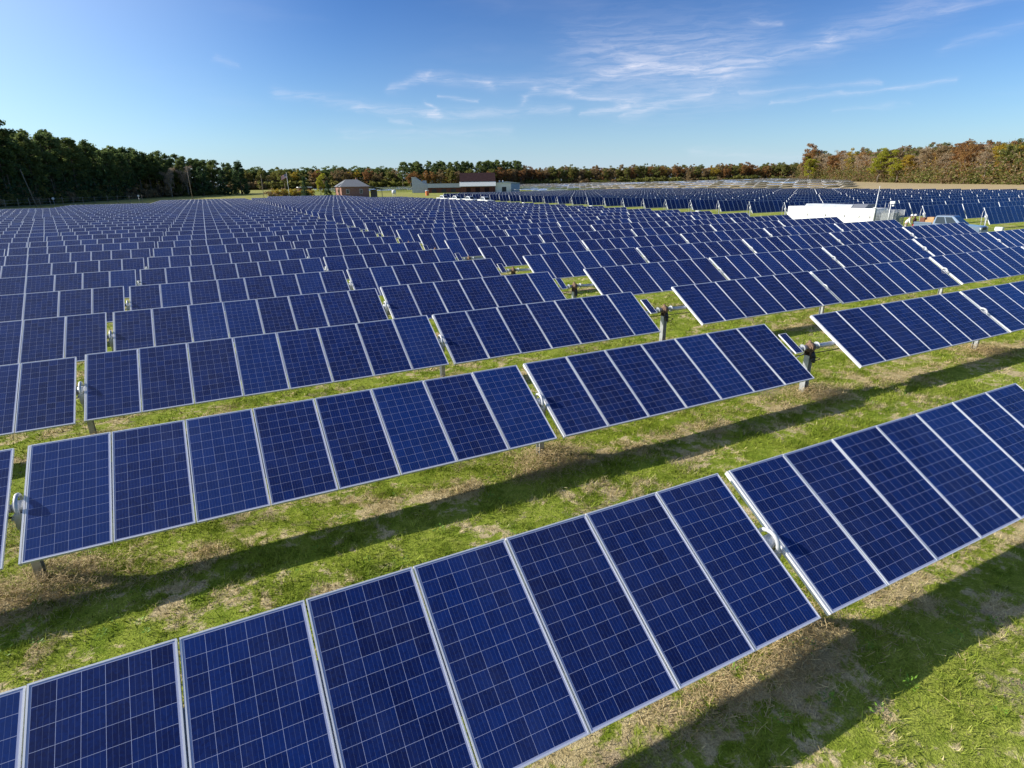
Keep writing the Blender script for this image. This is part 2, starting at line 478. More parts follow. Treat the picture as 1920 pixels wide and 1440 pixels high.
def make_cell_mat():
    M = bpy.data.materials.new('blue_solar_cells'); M.use_nodes = True
    g = NT(M.node_tree); b = g.n['Principled BSDF']
    uvn = g.node('ShaderNodeUVMap', uv_map='uv')
    x, y, z = g.sep(uvn.outputs[0])
    fx = g.math('FRACT', x); fy = g.math('FRACT', y)
    ex = g.math('MINIMUM', fx, g.math('SUBTRACT', 1.0, fx)); ey = g.math('MINIMUM', fy, g.math('SUBTRACT', 1.0, fy))
    line = g.math('LESS_THAN', g.math('MINIMUM', ex, ey), 0.0095)
    # outside the cells: pale back sheet margin
    px = g.math('MULTIPLY', g.math('GREATER_THAN', x, 0.0), g.math('LESS_THAN', x, 6.0))
    py = g.math('MULTIPLY', g.math('GREATER_THAN', y, 0.0), g.math('LESS_THAN', y, 12.0))
    inside = g.math('MULTIPLY', px, py)
    line = g.math('MAXIMUM', line, g.math('SUBTRACT', 1.0, inside))
    # fine silver bus bars, four to a cell
    bb = g.math('FRACT', g.math('MULTIPLY_ADD', x, 4.0, 0.5))
    bus = g.math('LESS_THAN', g.math('ABSOLUTE', g.math('SUBTRACT', bb, 0.5)), 0.022)
    oi = g.node('ShaderNodeObjectInfo')
    fl = g.vmath('FLOOR', uvn.outputs[0])
    wn = g.node('ShaderNodeTexWhiteNoise', noise_dimensions='4D'); g.l.new(fl, wn.inputs['Vector']); g.l.new(oi.outputs['Random'], wn.inputs['W'])
    vo = g.node('ShaderNodeTexVoronoi', voronoi_dimensions='4D'); g.l.new(uvn.outputs[0], vo.inputs['Vector']); g.l.new(oi.outputs['Random'], vo.inputs['W'])
    vo.inputs['Scale'].default_value = 7.0
    cr = g.sep(vo.outputs['Color'])[0]
    v = g.math('ADD', g.math('MULTIPLY', wn.outputs['Value'], 0.5), g.math('MULTIPLY', cr, 0.4))
    pr = g.math('FRACT', g.math('MULTIPLY', oi.outputs['Random'], 17.7))
    v = g.math('ADD', v, g.math('MULTIPLY', g.math('SUBTRACT', pr, 0.5), 0.30))
    c = g.mix(v, c4((0.008, 0.0145, 0.074)), c4((0.010, 0.034, 0.175)))
    c = g.mix(g.math('MULTIPLY', g.math('GREATER_THAN', pr, 0.8), 0.22), c, c4((0.012, 0.056, 0.24)))
    c = g.mix(g.math('MULTIPLY', bus, 0.30), c, c4((0.30, 0.36, 0.52)))
    dn = g.noise(g.vmath('MULTIPLY', uvn.outputs[0], (0.5, 0.16, 1)), 1.0, 6, 0.65, 0.4)
    tcw = g.node('ShaderNodeNewGeometry'); dn2 = g.noise(tcw.outputs['Position'], 0.7, 5, 0.6)
    dust = g.math('MULTIPLY', g.ss(g.math('ADD', g.math('MULTIPLY', dn, 0.5), g.math('MULTIPLY', dn2, 0.5)), 0.42, 0.68), 0.03)
    c = g.mix(dust, c, c4((0.42, 0.42, 0.42)))
    g.l.new(g.math('MULTIPLY_ADD', dust, 3.0, 0.07), b.inputs['Roughness'])
    c = g.mix(line, c, c4((0.40, 0.43, 0.60)))
    g.l.new(c, b.inputs['Base Color'])
    b.inputs['Specular IOR Level'].default_value = 0.4
    return M


M_CELL = make_cell_mat()
M_BACK = mat('panel_back_sheet', (0.58, 0.66, 0.66), 0.7)
M_ALU = mat('aluminium_frame', (0.76, 0.77, 0.80), 0.45, 0.15)
M_GALV = mat('galvanised_steel', (0.46, 0.48, 0.50), 0.5, 0.5, nscale=6, namt=0.15)
M_CAST = mat('pale_cast_metal', (0.60, 0.61, 0.62), 0.5, 0.2, nscale=9, namt=0.1)
M_RUST = mat('rusty_gearbox', (0.20, 0.125, 0.08), 0.8, 0.2, nscale=11, namt=0.4)
M_DARK = mat('dark_plastic', (0.03, 0.03, 0.035), 0.6)


def glass_mb(mb, x0=0.0, flip=False):
    mg = 0.018; zt = -0.004
    x1 = x0 + PW; h = PH / 2
    cw = (PW - 2 * mg - 0.024) / 6; ch = (PH - 2 * mg - 0.024) / 12
    ux = (mg) / cw; uy = (mg) / ch
    a, b_, c, d = (x0 + .012, -h + .012, zt), (x1 - .012, -h + .012, zt), (x1 - .012, h - .012, zt), (x0 + .012, h - .012, zt)
    mb.poly([a, b_, c, d], 0, [(-ux, -uy), (6 + ux, -uy), (6 + ux, 12 + uy), (-ux, 12 + uy)])
    z2 = -0.012
    mb.poly([(d[0], d[1], z2), (c[0], c[1], z2), (b_[0], b_[1], z2), (a[0], a[1], z2)], 1)


def frame_mb(mb, x0=0.0, mi=0):
    x1 = x0 + PW; h = PH / 2; t = 0.0135
    mb.box((x0, -h, -FT), (x0 + t, h, 0), mi); mb.box((x1 - t, -h, -FT), (x1, h, 0), mi)
    mb.box((x0 + t, -h, -FT), (x1 - t, -h + t, 0), mi); mb.box((x0 + t, h - t, -FT), (x1 - t, h, 0), mi)


mb = MB(); glass_mb(mb); ME_GLASS = mb.mesh('solar_panel', [M_CELL, M_BACK])
mb = MB(); frame_mb(mb); ME_FRAME = mb.mesh('frame', M_ALU)
mb = MB(); glass_mb(mb); frame_mb(mb, 0, 2); ME_PANEL = mb.mesh('solar_panel', [M_CELL, M_BACK, M_ALU])


def tube_mesh(L):
    mb = MB(); mb.tube([(-0.10, 0, -0.115), (L + 0.10, 0, -0.115)], 0.055, 10)
    for k in range(int(round(L)) + 1):       # module rails across the tube
        x = min(max(k * 1.0 - 0.02, 0.02), L - 0.06)
        mb.box((x, -0.42, -0.058), (x + 0.04, 0.42, -0.041))
    return mb.mesh('torque_tube', M_GALV)


ME_TUBE = {7: tube_mesh(7), 8: tube_mesh(8)}


def post_mesh(h=AX_H - 0.22, z0=-0.4, hollow=True):
    mb = MB(); w = 0.075; t = 0.012
    mb.box((-0.05, -w, z0), (0.05, -w + t, h)); mb.box((-0.05, w - t, z0), (0.05, w, h)); mb.box((-t / 2, -w + t, z0), (t / 2, w - t, h))
    return mb.mesh('post', M_GALV)


ME_POST = post_mesh()
mb = MB(); mb.box((-0.024, -PH / 2, -0.068), (-0.002, PH / 2, -0.004)); ME_RAIL = mb.mesh('end_rail', M_ALU)


def bearing_mesh():
    """arched hanger over the tube with a hub and a foot plate; rotates with the panels"""
    mb = MB(); pts = []
    for k in range(13):
        a = R(-35 + 250 * k / 12)
        pts.append((0, 0.15 * math.cos(a), -0.085 + 0.155 * math.sin(a)))
    mb.tube(pts, 0.026, 8)
    mb.tube([(-0.07, 0, -0.115), (0.07, 0, -0.115)], 0.088, 12)
    return mb.mesh('bearing', M_CAST)


ME_BEAR = bearing_mesh()
mb = MB(); mb.box((-0.09, -0.1, -0.03), (0.09, 0.1, 0.0)); mb.box((-0.055, -0.12, -0.16), (0.055, -0.1, 0.06)); mb.box((-0.055, 0.1, -0.16), (0.055, 0.12, 0.06))
ME_SADDLE = mb.mesh('saddle', M_GALV)

# one-piece panel table for far copies
def far_table_mesh(n, tilt):
    mb = MB()
    for k in range(n):
        x0 = k + 0.0075
        glass_mb(mb, x0); frame_mb(mb, x0, 2)
    mb.box((-0.024, -PH / 2, -0.068), (-0.002, PH / 2, -0.004), 2)
    mb.box((-0.1, -0.06, -0.19), (n + 0.1, 0.06, -0.13), 3)
    me = mb.mesh('solar_table', [M_CELL, M_BACK, M_ALU, M_GALV])
    me.transform(Matrix.Translation((0, 0, AX_H)) @ Matrix.Rotation(R(tilt), 4, 'X'))
    return me


# ---- layout of all tables: (block, row, slot, n, u, v, tilt)
G = 0.179; DG = 1.79
SLOTS = [(-4, 8, -4 * (8 + G)), (-3, 8, -3 * (8 + G)), (-2, 8, -2 * (8 + G)), (-1, 8, -(8 + G)), (0, 8, 0.0), (1, 7, 8 + G), (2, 7, 15 + G + DG), (3, 8, 22 + 2 * G + DG), (4, 8, 30 + 3 * G + DG), (5, 8, 38 + 4 * G + DG), (6, 8, 46 + 5 * G + DG)]
VMAX = {-4: 147, -3: 168, -2: 172, -1: 207, 0: 207, 1: 207, 2: 209, 3: 233, 4: 231, 5: 229, 6: 178}
TABLES = []
for row in range(0, 45):
    v = row * ROWP
    for (s, n, u) in SLOTS:
        if v > VMAX[s]: continue
        TABLES.append(dict(b=1, row=row, slot=s, n=n, u=u - 0.065 * min(row, 8), v=v, tilt=TILT + random.uniform(-.5, .5) + (0.7 if row == 2 else 0)))
DRIVES = [dict(row=r, u=15.97 - 0.065 * min(r, 8), v=r * ROWP) for r in range(0, 39)]
B2P = 6.2
for row in range(-2, 31):
    v = 29.9 + row * B2P
    u = 76.0
    for s in range(13):
        n = 7 if s in (5, 6) else 8
        if s == 6: u += 1.6
        if v < 196 + (u - 76) * 0.2 and u < 183:
            TABLES.append(dict(b=2, row=row + 2, slot=s, n=n, u=u, v=v, tilt=62 + random.uniform(-1.5, 1.5)))
        u += n + G
for t in TABLES:
    c, s_ = math.cos(R(t['tilt'])), math.sin(R(t['tilt']))
    P = np.array([[t['u'] + a, t['v'] + b * PH / 2 * c, AX_H + b * PH / 2 * s_] for a in np.linspace(0, t['n'], 9) for b in (-1, 1)])
    x, y, z = project(P)
    t['seen'] = float(np.mean((z > 0.2) & (x > 0) & (x < 1920) & (y > 0) & (y < 1440)))
    t['near'] = bool(np.any((z > 0.2) & (x > -500) & (x < 2420)))
    x = np.clip(x, 0, 1920); y = np.clip(y, 0, 1440)
    t['area'] = (x.max() - x.min()) * (y.max() - y.min()) * (t['seen'] > 0)
TABLES.sort(key=lambda t: -t['area'])
ORD = ['front', 'second', 'third', 'fourth', 'fifth', 'sixth', 'seventh', 'eighth', 'ninth', 'tenth', 'eleventh', 'twelfth', 'thirteenth', 'fourteenth', 'fifteenth', 'sixteenth', 'seventeenth', 'eighteenth', 'nineteenth', 'twentieth']
NTH = ['first', 'second', 'third', 'fourth', 'fifth', 'sixth', 'seventh', 'eighth', 'ninth', 'tenth', 'eleventh', 'twelfth', 'thirteenth']


def ordinal(k):
    if k < len(ORD): return ORD[k]
    n = k + 1
    return '%d%s' % (n, {1: 'st', 2: 'nd', 3: 'rd'}.get(n % 10 if n % 100 not in (11, 12, 13) else 0, 'th'))


def table_label(t):
    if t['b'] == 1:
        s = t['slot']
        pos = (NTH[1 - s] + ' table left of the drive gap') if s <= 1 else (NTH[s - 2] + ' table right of the drive gap')
        return ('blue solar table in the %s row, ' % ordinal(t['row'])) + pos
    return 'steep dark solar table beyond the grass aisle, %s row back, %s along the row' % (ordinal(t['row']) if t['row'] else 'nearest', NTH[t['slot']])


GRP = {1: 'solar tables of the near block', 2: 'steep solar tables beyond the aisle'}
indiv = [t for t in TABLES if t['area'] > 0][:300]
ids = set(id(t) for t in indiv)
for i, t in enumerate(indiv):
    root = thing('solar_table', table_label(t), 'solar table', (t['u'], t['v'], random.gauss(0, .012)), random.gauss(0, 0.0012), GRP[t['b']])
    tl = R(t['tilt'])
    for k in range(t['n']):
        jit = (tl + random.gauss(0, 0.0022), random.gauss(0, 0.0016), 0)
        if i < 110:
            p = link('solar_panel', ME_GLASS, root, (k + 0.0075, 0, AX_H), jit)
            link('frame', ME_FRAME, p)
        else:
            link('solar_panel', ME_PANEL, root, (k + 0.0075, 0, AX_H), jit)
    link('torque_tube', ME_TUBE[t['n']], root, (0, 0, AX_H), (tl, 0, 0))
    link('end_rail', ME_RAIL, root, (0, 0, AX_H), (tl, 0, 0))
    if not (t['b'] == 1 and t['slot'] == 2):
        po = link('post', ME_POST, root, (-G / 2, 0, 0))
        if i < 160: link('saddle', ME_SADDLE, po, (0, 0, AX_H - 0.19))
        link('bearing', ME_BEAR, root, (-G / 2, 0, AX_H), (tl, 0, 0))
    if t['b'] == 2 and t['slot'] == 0:
        mb = MB(); mb.tube([(-0.06, 0.36, 1.85), (-0.3, 0.34, 1.62), (-0.42, 0.28, 1.2), (-0.44, 0.22, 0.6), (-0.36, 0.2, -0.02)], 0.02, 6)
        link('conduit', mb.mesh('conduit', M_CAST), root)

# the remaining, farthest tables as one mass (with the grey block seen from behind further out)
def far_mass():
    F = {(n, tl): far_table_mesh(n, tl) for n, tl in ((8, TILT), (7, TILT), (8, 62), (7, 62))}
    V = []; Fc = []; MI = []; UV = []; off = 0
    arr = {}
    for k, me in F.items():
        co = np.zeros(len(me.vertices) * 3, np.float32); me.vertices.foreach_get('co', co)
        uv = np.zeros(len(me.loops) * 2, np.float32); me.uv_layers[0].data.foreach_get('uv', uv)
        mi = np.zeros(len(me.polygons), np.int32); me.polygons.foreach_get('material_index', mi)
        lv = np.zeros(len(me.loops), np.int32); me.loops.foreach_get('vertex_index', lv)
        arr[k] = (co.reshape(-1, 3), uv, mi, lv)
    for t in TABLES:
        if id(t) in ids or not t['near']: continue
        co, uv, mi, lv = arr[(t['n'], TILT if t['b'] == 1 else 62)]
        V.append(co + np.array([t['u'], t['v'], float(ground_z(200, 200)) * 0], np.float32)); Fc.append(lv + off); MI.append(mi); UV.append(uv); off += len(co)
    # grey-green tables lying nearly level, seen at a grazing angle
    backs = []
    for tl in (-20, -17, 4.0, 5.5):
        me = far_table_mesh(8, tl); co = np.zeros(len(me.vertices) * 3, np.float32); me.vertices.foreach_get('co', co)
        uv = np.zeros(len(me.loops) * 2, np.float32); me.uv_layers[0].data.foreach_get('uv', uv)
        mi = np.zeros(len(me.polygons), np.int32); me.polygons.foreach_get('material_index', mi)
        lv = np.zeros(len(me.loops), np.int32); me.loops.foreach_get('vertex_index', lv)
        backs.append((co.reshape(-1, 3), uv, mi, lv)); bpy.data.meshes.remove(me)
    spots = []
    for r in range(56):
        v = 96 + r * 6.4
        for s in range(30):
            u = 70 + s * 8.3
            if u < 190 and v < 262 + (0 if u > 150 else 60): continue
            if u > 205 + (v - 96) * 0.72: continue
            if (u - 2.8) > 1.45 * (v + 3.8): continue
            if v > 425 or (u < 112 and v < 345) or (u > 330): continue
            spots.append((u, v))
    for (u, v) in spots:
        co, uv, mi, lv = backs[int(rng.integers(0, 4))]
        V.append(co + np.array([u, v, float(ground_z(u, v)) + rng.uniform(-.08, .1)], np.float32)); Fc.append(lv + off); MI.append(mi); UV.append(uv); off += len(co)
    V = np.concatenate(V); Fc = np.concatenate(Fc); MI = np.concatenate(MI); UV = np.concatenate(UV)
    me = bpy.data.meshes.new('distant_solar_tables'); nf = len(MI)
    me.vertices.add(len(V)); me.vertices.foreach_set('co', V.ravel())
    me.loops.add(len(Fc)); me.loops.foreach_set('vertex_index', Fc.astype(np.int32))
    me.polygons.add(nf); me.polygons.foreach_set('loop_start', np.arange(0, nf * 4, 4, dtype=np.int32)); me.polygons.foreach_set('loop_total', np.full(nf, 4, np.int32))
    ul = me.uv_layers.new(name='uv'); ul.data.foreach_set('uv', UV)
    for mm in (M_CELL, M_BACK, M_ALU, M_GALV): me.materials.append(mm)
    me.polygons.foreach_set('material_index', MI); me.update(calc_edges=True)
    o = kind(link('distant_solar_tables', me), 'stuff')
    for me_ in list(F.values()): bpy.data.meshes.remove(me_)


far_mass()


# ---- drive units in the gap of each row
def drive_meshes():
    tl = R(TILT)
    mb = MB(); mb.box((-0.075, -0.075, -0.4), (-0.06, 0.075, 1.1)); mb.box((0.06, -0.075, -0.4), (0.075, 0.075, 1.1)); mb.box((-0.06, -0.008, -0.4), (0.06, 0.008, 1.1))
    post = mb.mesh('post', M_GALV)
    mb = MB()
    mb.tube([(-0.06, 0, AX_H - 0.05), (0.07, 0, AX_H - 0.05)], 0.125, 16)
    mb.tube([(-0.09, 0, AX_H - 0.05), (0.10, 0, AX_H - 0.05)], 0.092, 16)
    mb.box((-0.075, -0.085, AX_H - 0.25), (0.075, 0.085, AX_H - 0.12)); mb.tube([(0.0, -0.02, AX_H + 0.02), (0.01, 0.05, AX_H + 0.12)], 0.04, 8)
    gear = mb.mesh('gearbox', M_RUST)
    mb = MB(); mb.tube([(0.02, -0.13, AX_H - 0.30), (0.04, -0.05, AX_H - 0.17)], 0.06, 10); mb.tube([(0.02, -0.14, AX_H - 0.42), (0.02, -0.13, AX_H - 0.28)], 0.045, 10)
    mb.tube([(0.06, -0.1, AX_H - 0.3), (0.22, -0.14, AX_H - 0.33), (0.33, -0.1, AX_H - 0.38), (0.28, 0, AX_H - 0.45), (0.1, 0.02, AX_H - 0.5)], 0.012, 6)
    motor = mb.mesh('motor', M_DARK)
    mb = MB(); mb.tube([(0.08, 0, -0.05), (0.30, 0, -0.05), (0.48, 0, -0.085), (0.95, 0, -0.10)], 0.062, 12); mb.tube([(-0.08, 0, -0.05), (-0.25, 0, -0.05), (-0.40, 0, -0.09), (-0.82, 0, -0.115)], 0.062, 12)
    mb.tube([(0.28, 0, -0.05), (0.30, 0, -0.05)], 0.1, 12); mb.tube([(-0.27, 0, -0.05), (-0.25, 0, -0.05)], 0.1, 12)
    tube = mb.mesh('drive_tube', M_GALV)
    mb = MB(); w, h = 0.26, 0.68
    mb.poly([(-w / 2 + .012, -h / 2 + .012, -.003), (w / 2 - .012, -h / 2 + .012, -.003), (w / 2 - .012, h / 2 - .012, -.003), (-w / 2 + .012, h / 2 - .012, -.003)], 0, [(-.05, -.05), (3.05, -.05), (3.05, 12.05), (-.05, 12.05)])
    for lo, hi in (((-w / 2, -h / 2, -.035), (-w / 2 + .014, h / 2, 0)), ((w / 2 - .014, -h / 2, -.035), (w / 2, h / 2, 0)), ((-w / 2 + .014, -h / 2, -.035), (w / 2 - .014, -h / 2 + .014, 0)), ((-w / 2 + .014, h / 2 - .014, -.035), (w / 2 - .014, h / 2, 0))): mb.box(lo, hi, 1)
    mb.box((-w / 2 + .014, -h / 2 + .014, -.02), (w / 2 - .014, h / 2 - .014, -.012), 1)
    pan = mb.mesh('small_solar_panel', [M_CELL, M_ALU])
    return post, gear, motor, tube, pan


DM = drive_meshes()
for d in DRIVES:
    P = np.array([d['u'], d['v'], AX_H]); x, y, z = project(P)
    if not (z > 0 and -60 < x < 1980): continue
    o = thing('tracker_drive', 'rusty tracker drive on a steel post in the gap of the %s row' % ordinal(d['row']), 'tracker drive', (d['u'], d['v'], 0), 0, 'tracker drives in the gaps of the near rows')
    link('post', DM[0], o); link('gearbox', DM[1], o); link('drive_tube', DM[3], o, (0, 0, AX_H), (R(TILT), 0, 0))
    if d['row'] < 16:
        link('motor', DM[2], o); link('small_solar_panel', DM[4], o, (-0.53, 0.16, AX_H + 0.10), (R(TILT), 0, 0))

for r_ in range(0, 7):
    mb = MB(); pts = []
    for k in range(0, 61):
        uu_ = -9 + k; sag = 0.05 * math.sin(k * math.pi / 4) ** 2
        pts.append((uu_, r_ * ROWP + 0.10, AX_H - 0.24 - sag))
    mb.tube(pts, 0.012, 5)
    thing('cable_run', 'thin dark cable strung under the panels of the %s row' % ordinal(r_), 'cable', (0, 0, 0), 0, 'cables under the near rows', mb.mesh('cable_run', M_DARK))

# cable sagging behind the second row's gap
mb = MB(); mb.tube([(15.4, 7.0, 0.10), (16.3, 6.9, 0.04), (17.3, 6.95, 0.16), (18.4, 7.1, 0.42)], 0.014, 6)
thing('cable', 'thin pale cable drooping over the shadow behind the drive gap', 'cable', data=mb.mesh('cable', M_CAST))


# ------------------------------------------------------------------ trees
def leaf_mat(name, cols, sat=1.0, trans=0.25):
    M = bpy.data.materials.new(name); M.use_nodes = True
    g = NT(M.node_tree); b = g.n['Principled BSDF']
    at = g.node('ShaderNodeAttribute', attribute_name='rnd'); oi = g.node('ShaderNodeObjectInfo')
    rp = g.node('ShaderNodeValToRGB'); e = rp.color_ramp.elements
    for k, c in enumerate(cols):
        p = k / (len(cols) - 1)
        if k < 2: e[k].position = p if k == 0 else 1.0; e[k].color = c4(c)
    if len(cols) > 2:
        e[1].position = 1.0; e[1].color = c4(cols[-1])
        for k in range(1, len(cols) - 1):
            ne = e.new(k / (len(cols) - 1)); ne.color = c4(cols[k])
    f = g.math('ADD', g.math('MULTIPLY', at.outputs['Fac'], 0.45), g.math('MULTIPLY', oi.outputs['Random'], 0.55), clamp=True)
    g.l.new(f, rp.inputs[0])
    k = g.math('MULTIPLY_ADD', g.math('FRACT', g.math('MULTIPLY', at.outputs['Fac'], 13.7)), 0.6, 0.7)
    base = g.mix(1.0, rp.outputs[0], g.comb(k, k, k), 'MULTIPLY')
    g.l.new(base, b.inputs['Base Color']); b.inputs['Roughness'].default_value = 0.7; b.inputs['Specular IOR Level'].default_value = 0.2
    tr = g.node('ShaderNodeBsdfTranslucent'); g.l.new(base, tr.inputs[0])
    mx = g.node('ShaderNodeMixShader'); mx.inputs[0].default_value = trans
    g.l.new(b.outputs[0], mx.inputs[1]); g.l.new(tr.outputs[0], mx.inputs[2])
    g.l.new(mx.outputs[0], g.n['Material Output'].inputs[0])
    return M


LM = {
    'pine': leaf_mat('pine_needles', [(0.085, 0.13, 0.045), (0.13, 0.18, 0.055), (0.20, 0.23, 0.07)], trans=0.5),
    'cedar': leaf_mat('cedar_foliage', [(0.045, 0.085, 0.035), (0.075, 0.12, 0.045)], trans=0.4),
    'green': leaf_mat('olive_leaves', [(0.14, 0.165, 0.045), (0.22, 0.225, 0.06), (0.29, 0.235, 0.06)], trans=0.5),
    'rust': leaf_mat('rust_leaves', [(0.24, 0.125, 0.06), (0.33, 0.175, 0.065), (0.39, 0.26, 0.09)], trans=0.5),
    'brown': leaf_mat('brown_leaves', [(0.23, 0.165, 0.09), (0.32, 0.235, 0.12), (0.39, 0.285, 0.13)], trans=0.5),
    'twig': leaf_mat('bare_twigs', [(0.30, 0.235, 0.155), (0.40, 0.31, 0.20), (0.38, 0.27, 0.155)], trans=0.3),
    'gold': leaf_mat('golden_leaves', [(0.40, 0.27, 0.04), (0.46, 0.37, 0.05)], trans=0.5),
    'lime': leaf_mat('yellow_green_leaves', [(0.33, 0.34, 0.04), (0.44, 0.41, 0.045)], trans=0.5),
}
M_BARK = mat('grey_brown_bark', (0.16, 0.125, 0.095), 0.9, nscale=2.5, namt=0.35)
M_PALEBARK = mat('pale_bark', (0.36, 0.31, 0.26), 0.9, nscale=2.5, namt=0.3)


def leaf_quads(centers, size, r, flat=0.0, elong=1.5, rise=0.0):
    n = len(centers)
    a = r.normal(size=(n, 3)); a[:, 2] = a[:, 2] * (1 - rise) + rise * 1.6; a /= np.linalg.norm(a, axis=1)[:, None] + 1e-9
    b = r.normal(size=(n, 3)); b -= a * np.sum(a * b, 1)[:, None]; b /= np.linalg.norm(b, axis=1)[:, None] + 1e-9
    s = size * r.uniform(0.6, 1.4, n)
    a = a * s[:, None] * 0.5 * elong; b = b * s[:, None] * 0.5
    return np.stack([centers - a, centers - b * 0.8, centers + a, centers + b * 0.8], 1).reshape(-1, 3)


def tree_geo(sp, seed):
    """returns trunk MB and crown (verts, rnd); height about 1 unit = real metres"""
    r = np.random.default_rng(seed); tb = MB()
    cl = []; rad = []
    if sp == 'pine':
        H = 24.0; lean = r.normal(0, 0.5, 2)
        def ax(t): return np.array([lean[0] * t * t + .2 * math.sin(5 * t + seed), lean[1] * t * t, H * t])
        tb.tube([ax(t) for t in np.linspace(0, 0.97, 9)], [0.26 * (1 - 0.85 * t) for t in np.linspace(0, 0.97, 9)], 7)
        base = r.uniform(0.28, 0.42)
        for k in range(44):
            t = base + (1 - base) * r.random() ** 0.9; a = r.uniform(0, 2 * np.pi)
            L = (0.25 + 3.3 * min(1.0, (1.0 - t) / 0.28) ** 0.8) * r.uniform(0.5, 1.1)
            p0 = ax(min(t, .97)); p1 = p0 + np.array([math.cos(a) * L, math.sin(a) * L, r.uniform(0.0, 1.1)])
            tb.tube([p0, (p0 + p1) / 2 + np.array([0, 0, .15]), p1], [0.07, 0.05, 0.02], 4)
            cl.append(p1 + np.array([0, 0, .3])); rad.append((r.uniform(0.8, 1.35), r.uniform(.65, 1.2)))
            if r.random() < .6: cl.append((p0 + p1 * 2) / 3 + r.normal(0, .5, 3)); rad.append((r.uniform(0.6, 1.1), r.uniform(.4, .7)))
        cl.append(ax(0.985)); rad.append((0.6, 1.3)); cl.append(ax(0.94)); rad.append((1.1, 1.3))
        per, size = 42, 0.5
    elif sp == 'cedar':
        H = 11.0
        tb.tube([(0, 0, 0), (0.1, 0, 5), (0, 0, 10)], [0.22, 0.14, 0.03], 7)
        for k in range(70):
            t = r.random() ** 1.2; a = r.uniform(0, 2 * np.pi); rr = 2.7 * (1 - t) ** 0.75 * (0.7 + 0.3 * min(1, t / .1)) * r.uniform(.55, 1.1)
            cl.append(np.array([math.cos(a) * rr, math.sin(a) * rr, 0.6 + t * (H - 0.6)])); rad.append((r.uniform(.5, 1.0), r.uniform(.6, 1.1)))
        per, size = 34, 0.42
    elif sp == 'shrub':
        H = 3.6
        for k in range(5):
            a = r.uniform(0, 6.28); tb.tube([(0, 0, 0), (math.cos(a) * .5, math.sin(a) * .5, 1.2), (math.cos(a), math.sin(a), 2.6)], [.06, .04, .015], 5)
        for k in range(20):
            a = r.uniform(0, 6.28); rr = 1.9 * math.sqrt(r.random()); z = r.uniform(.4, 3.2) * (1 - .35 * (rr / 1.9) ** 2)
            cl.append(np.array([math.cos(a) * rr, math.sin(a) * rr, z])); rad.append((r.uniform(.5, .9), r.uniform(.4, .7)))
        per, size = 30, 0.34
    else:
        thin = sp == 'bare'
        H = 18.0
        fork = r.uniform(0.22, 0.34) * H
        tb.tube([(0, 0, 0), (r.normal(0, .2), r.normal(0, .2), fork * .6), (0.1, 0.1, fork)], [0.34, 0.27, 0.22], 8)
        nb = 7
        for k in range(nb):
            a = 2 * math.pi * k / nb + r.uniform(-.4, .4); out = r.uniform(1.4, 4.2) * (0.35 if k == 0 else 1); top = H * r.uniform(0.72, 0.97) * (1.0 if k < 3 else 0.9)
            p0 = np.array([0.1, 0.1, fork]); p3 = np.array([math.cos(a) * out, math.sin(a) * out, top])
            p1 = p0 * .6 + p3 * .4 + np.array([math.cos(a), math.sin(a), 0]) * .6; p2 = p0 * .25 + p3 * .75 + r.normal(0, .3, 3)
            tb.tube([p0, p1, p2, p3], [0.16, 0.11, 0.06, 0.02], 5)
            for j in range(7):
                t = r.uniform(.25, 1.0); q = p0 * (1 - t) + p3 * t; a2 = r.uniform(0, 6.28); L = r.uniform(1.0, 2.6) * (1.15 - .4 * t)
                e = q + np.array([math.cos(a2) * L, math.sin(a2) * L, r.uniform(.1, 1.6)])
                tb.tube([q, (q + e) / 2 + r.normal(0, .12, 3), e], [0.05, 0.03, 0.01], 4)
                cl.append(e); rad.append((r.uniform(.8, 1.5), r.uniform(.6, 1.15)))
                if thin:
                    for w in range(5):
                        e2 = e + r.normal(0, .8, 3) + np.array([0, 0, .5]); tb.tube([(q + e) / 2, e2], [0.022, 0.006], 3)
        for k in range(6):      # low skirts
            a = r.uniform(0, 6.28); cl.append(np.array([math.cos(a) * 2.3, math.sin(a) * 2.3, r.uniform(.25, .45) * H])); rad.append((1.1, .9))
        per, size = (70, 0.13) if thin else (95, 0.36)
    C = []; A = []
    for c, (rh, rv) in zip(cl, rad):
        m_ = int(per * (0.6 + 0.4 * rh)); d = r.normal(size=(m_, 3)); d /= np.linalg.norm(d, axis=1)[:, None]
        d *= (r.random(m_) ** 0.45)[:, None]
        C.append(c + d * np.array([rh, rh, rv])); A.append(np.clip(r.random() * .6 + r.random(m_) * .4, 0, 1))
    C = np.concatenate(C); A = np.concatenate(A)
    return tb, leaf_quads(C, size, r, elong=(5.0 if sp == 'bare' else 1.5), rise=(0.7 if sp == 'bare' else 0.0)), A, H


TREE = {}
def proto(sp, leaf, seed, bark):
    tb, q, a, H = tree_geo(sp, seed)
    TREE.setdefault((sp, leaf), []).append((tb.mesh('trunk', bark), np_mesh('crown', q, 4, [LM[leaf]], attr=a), H, q, a))


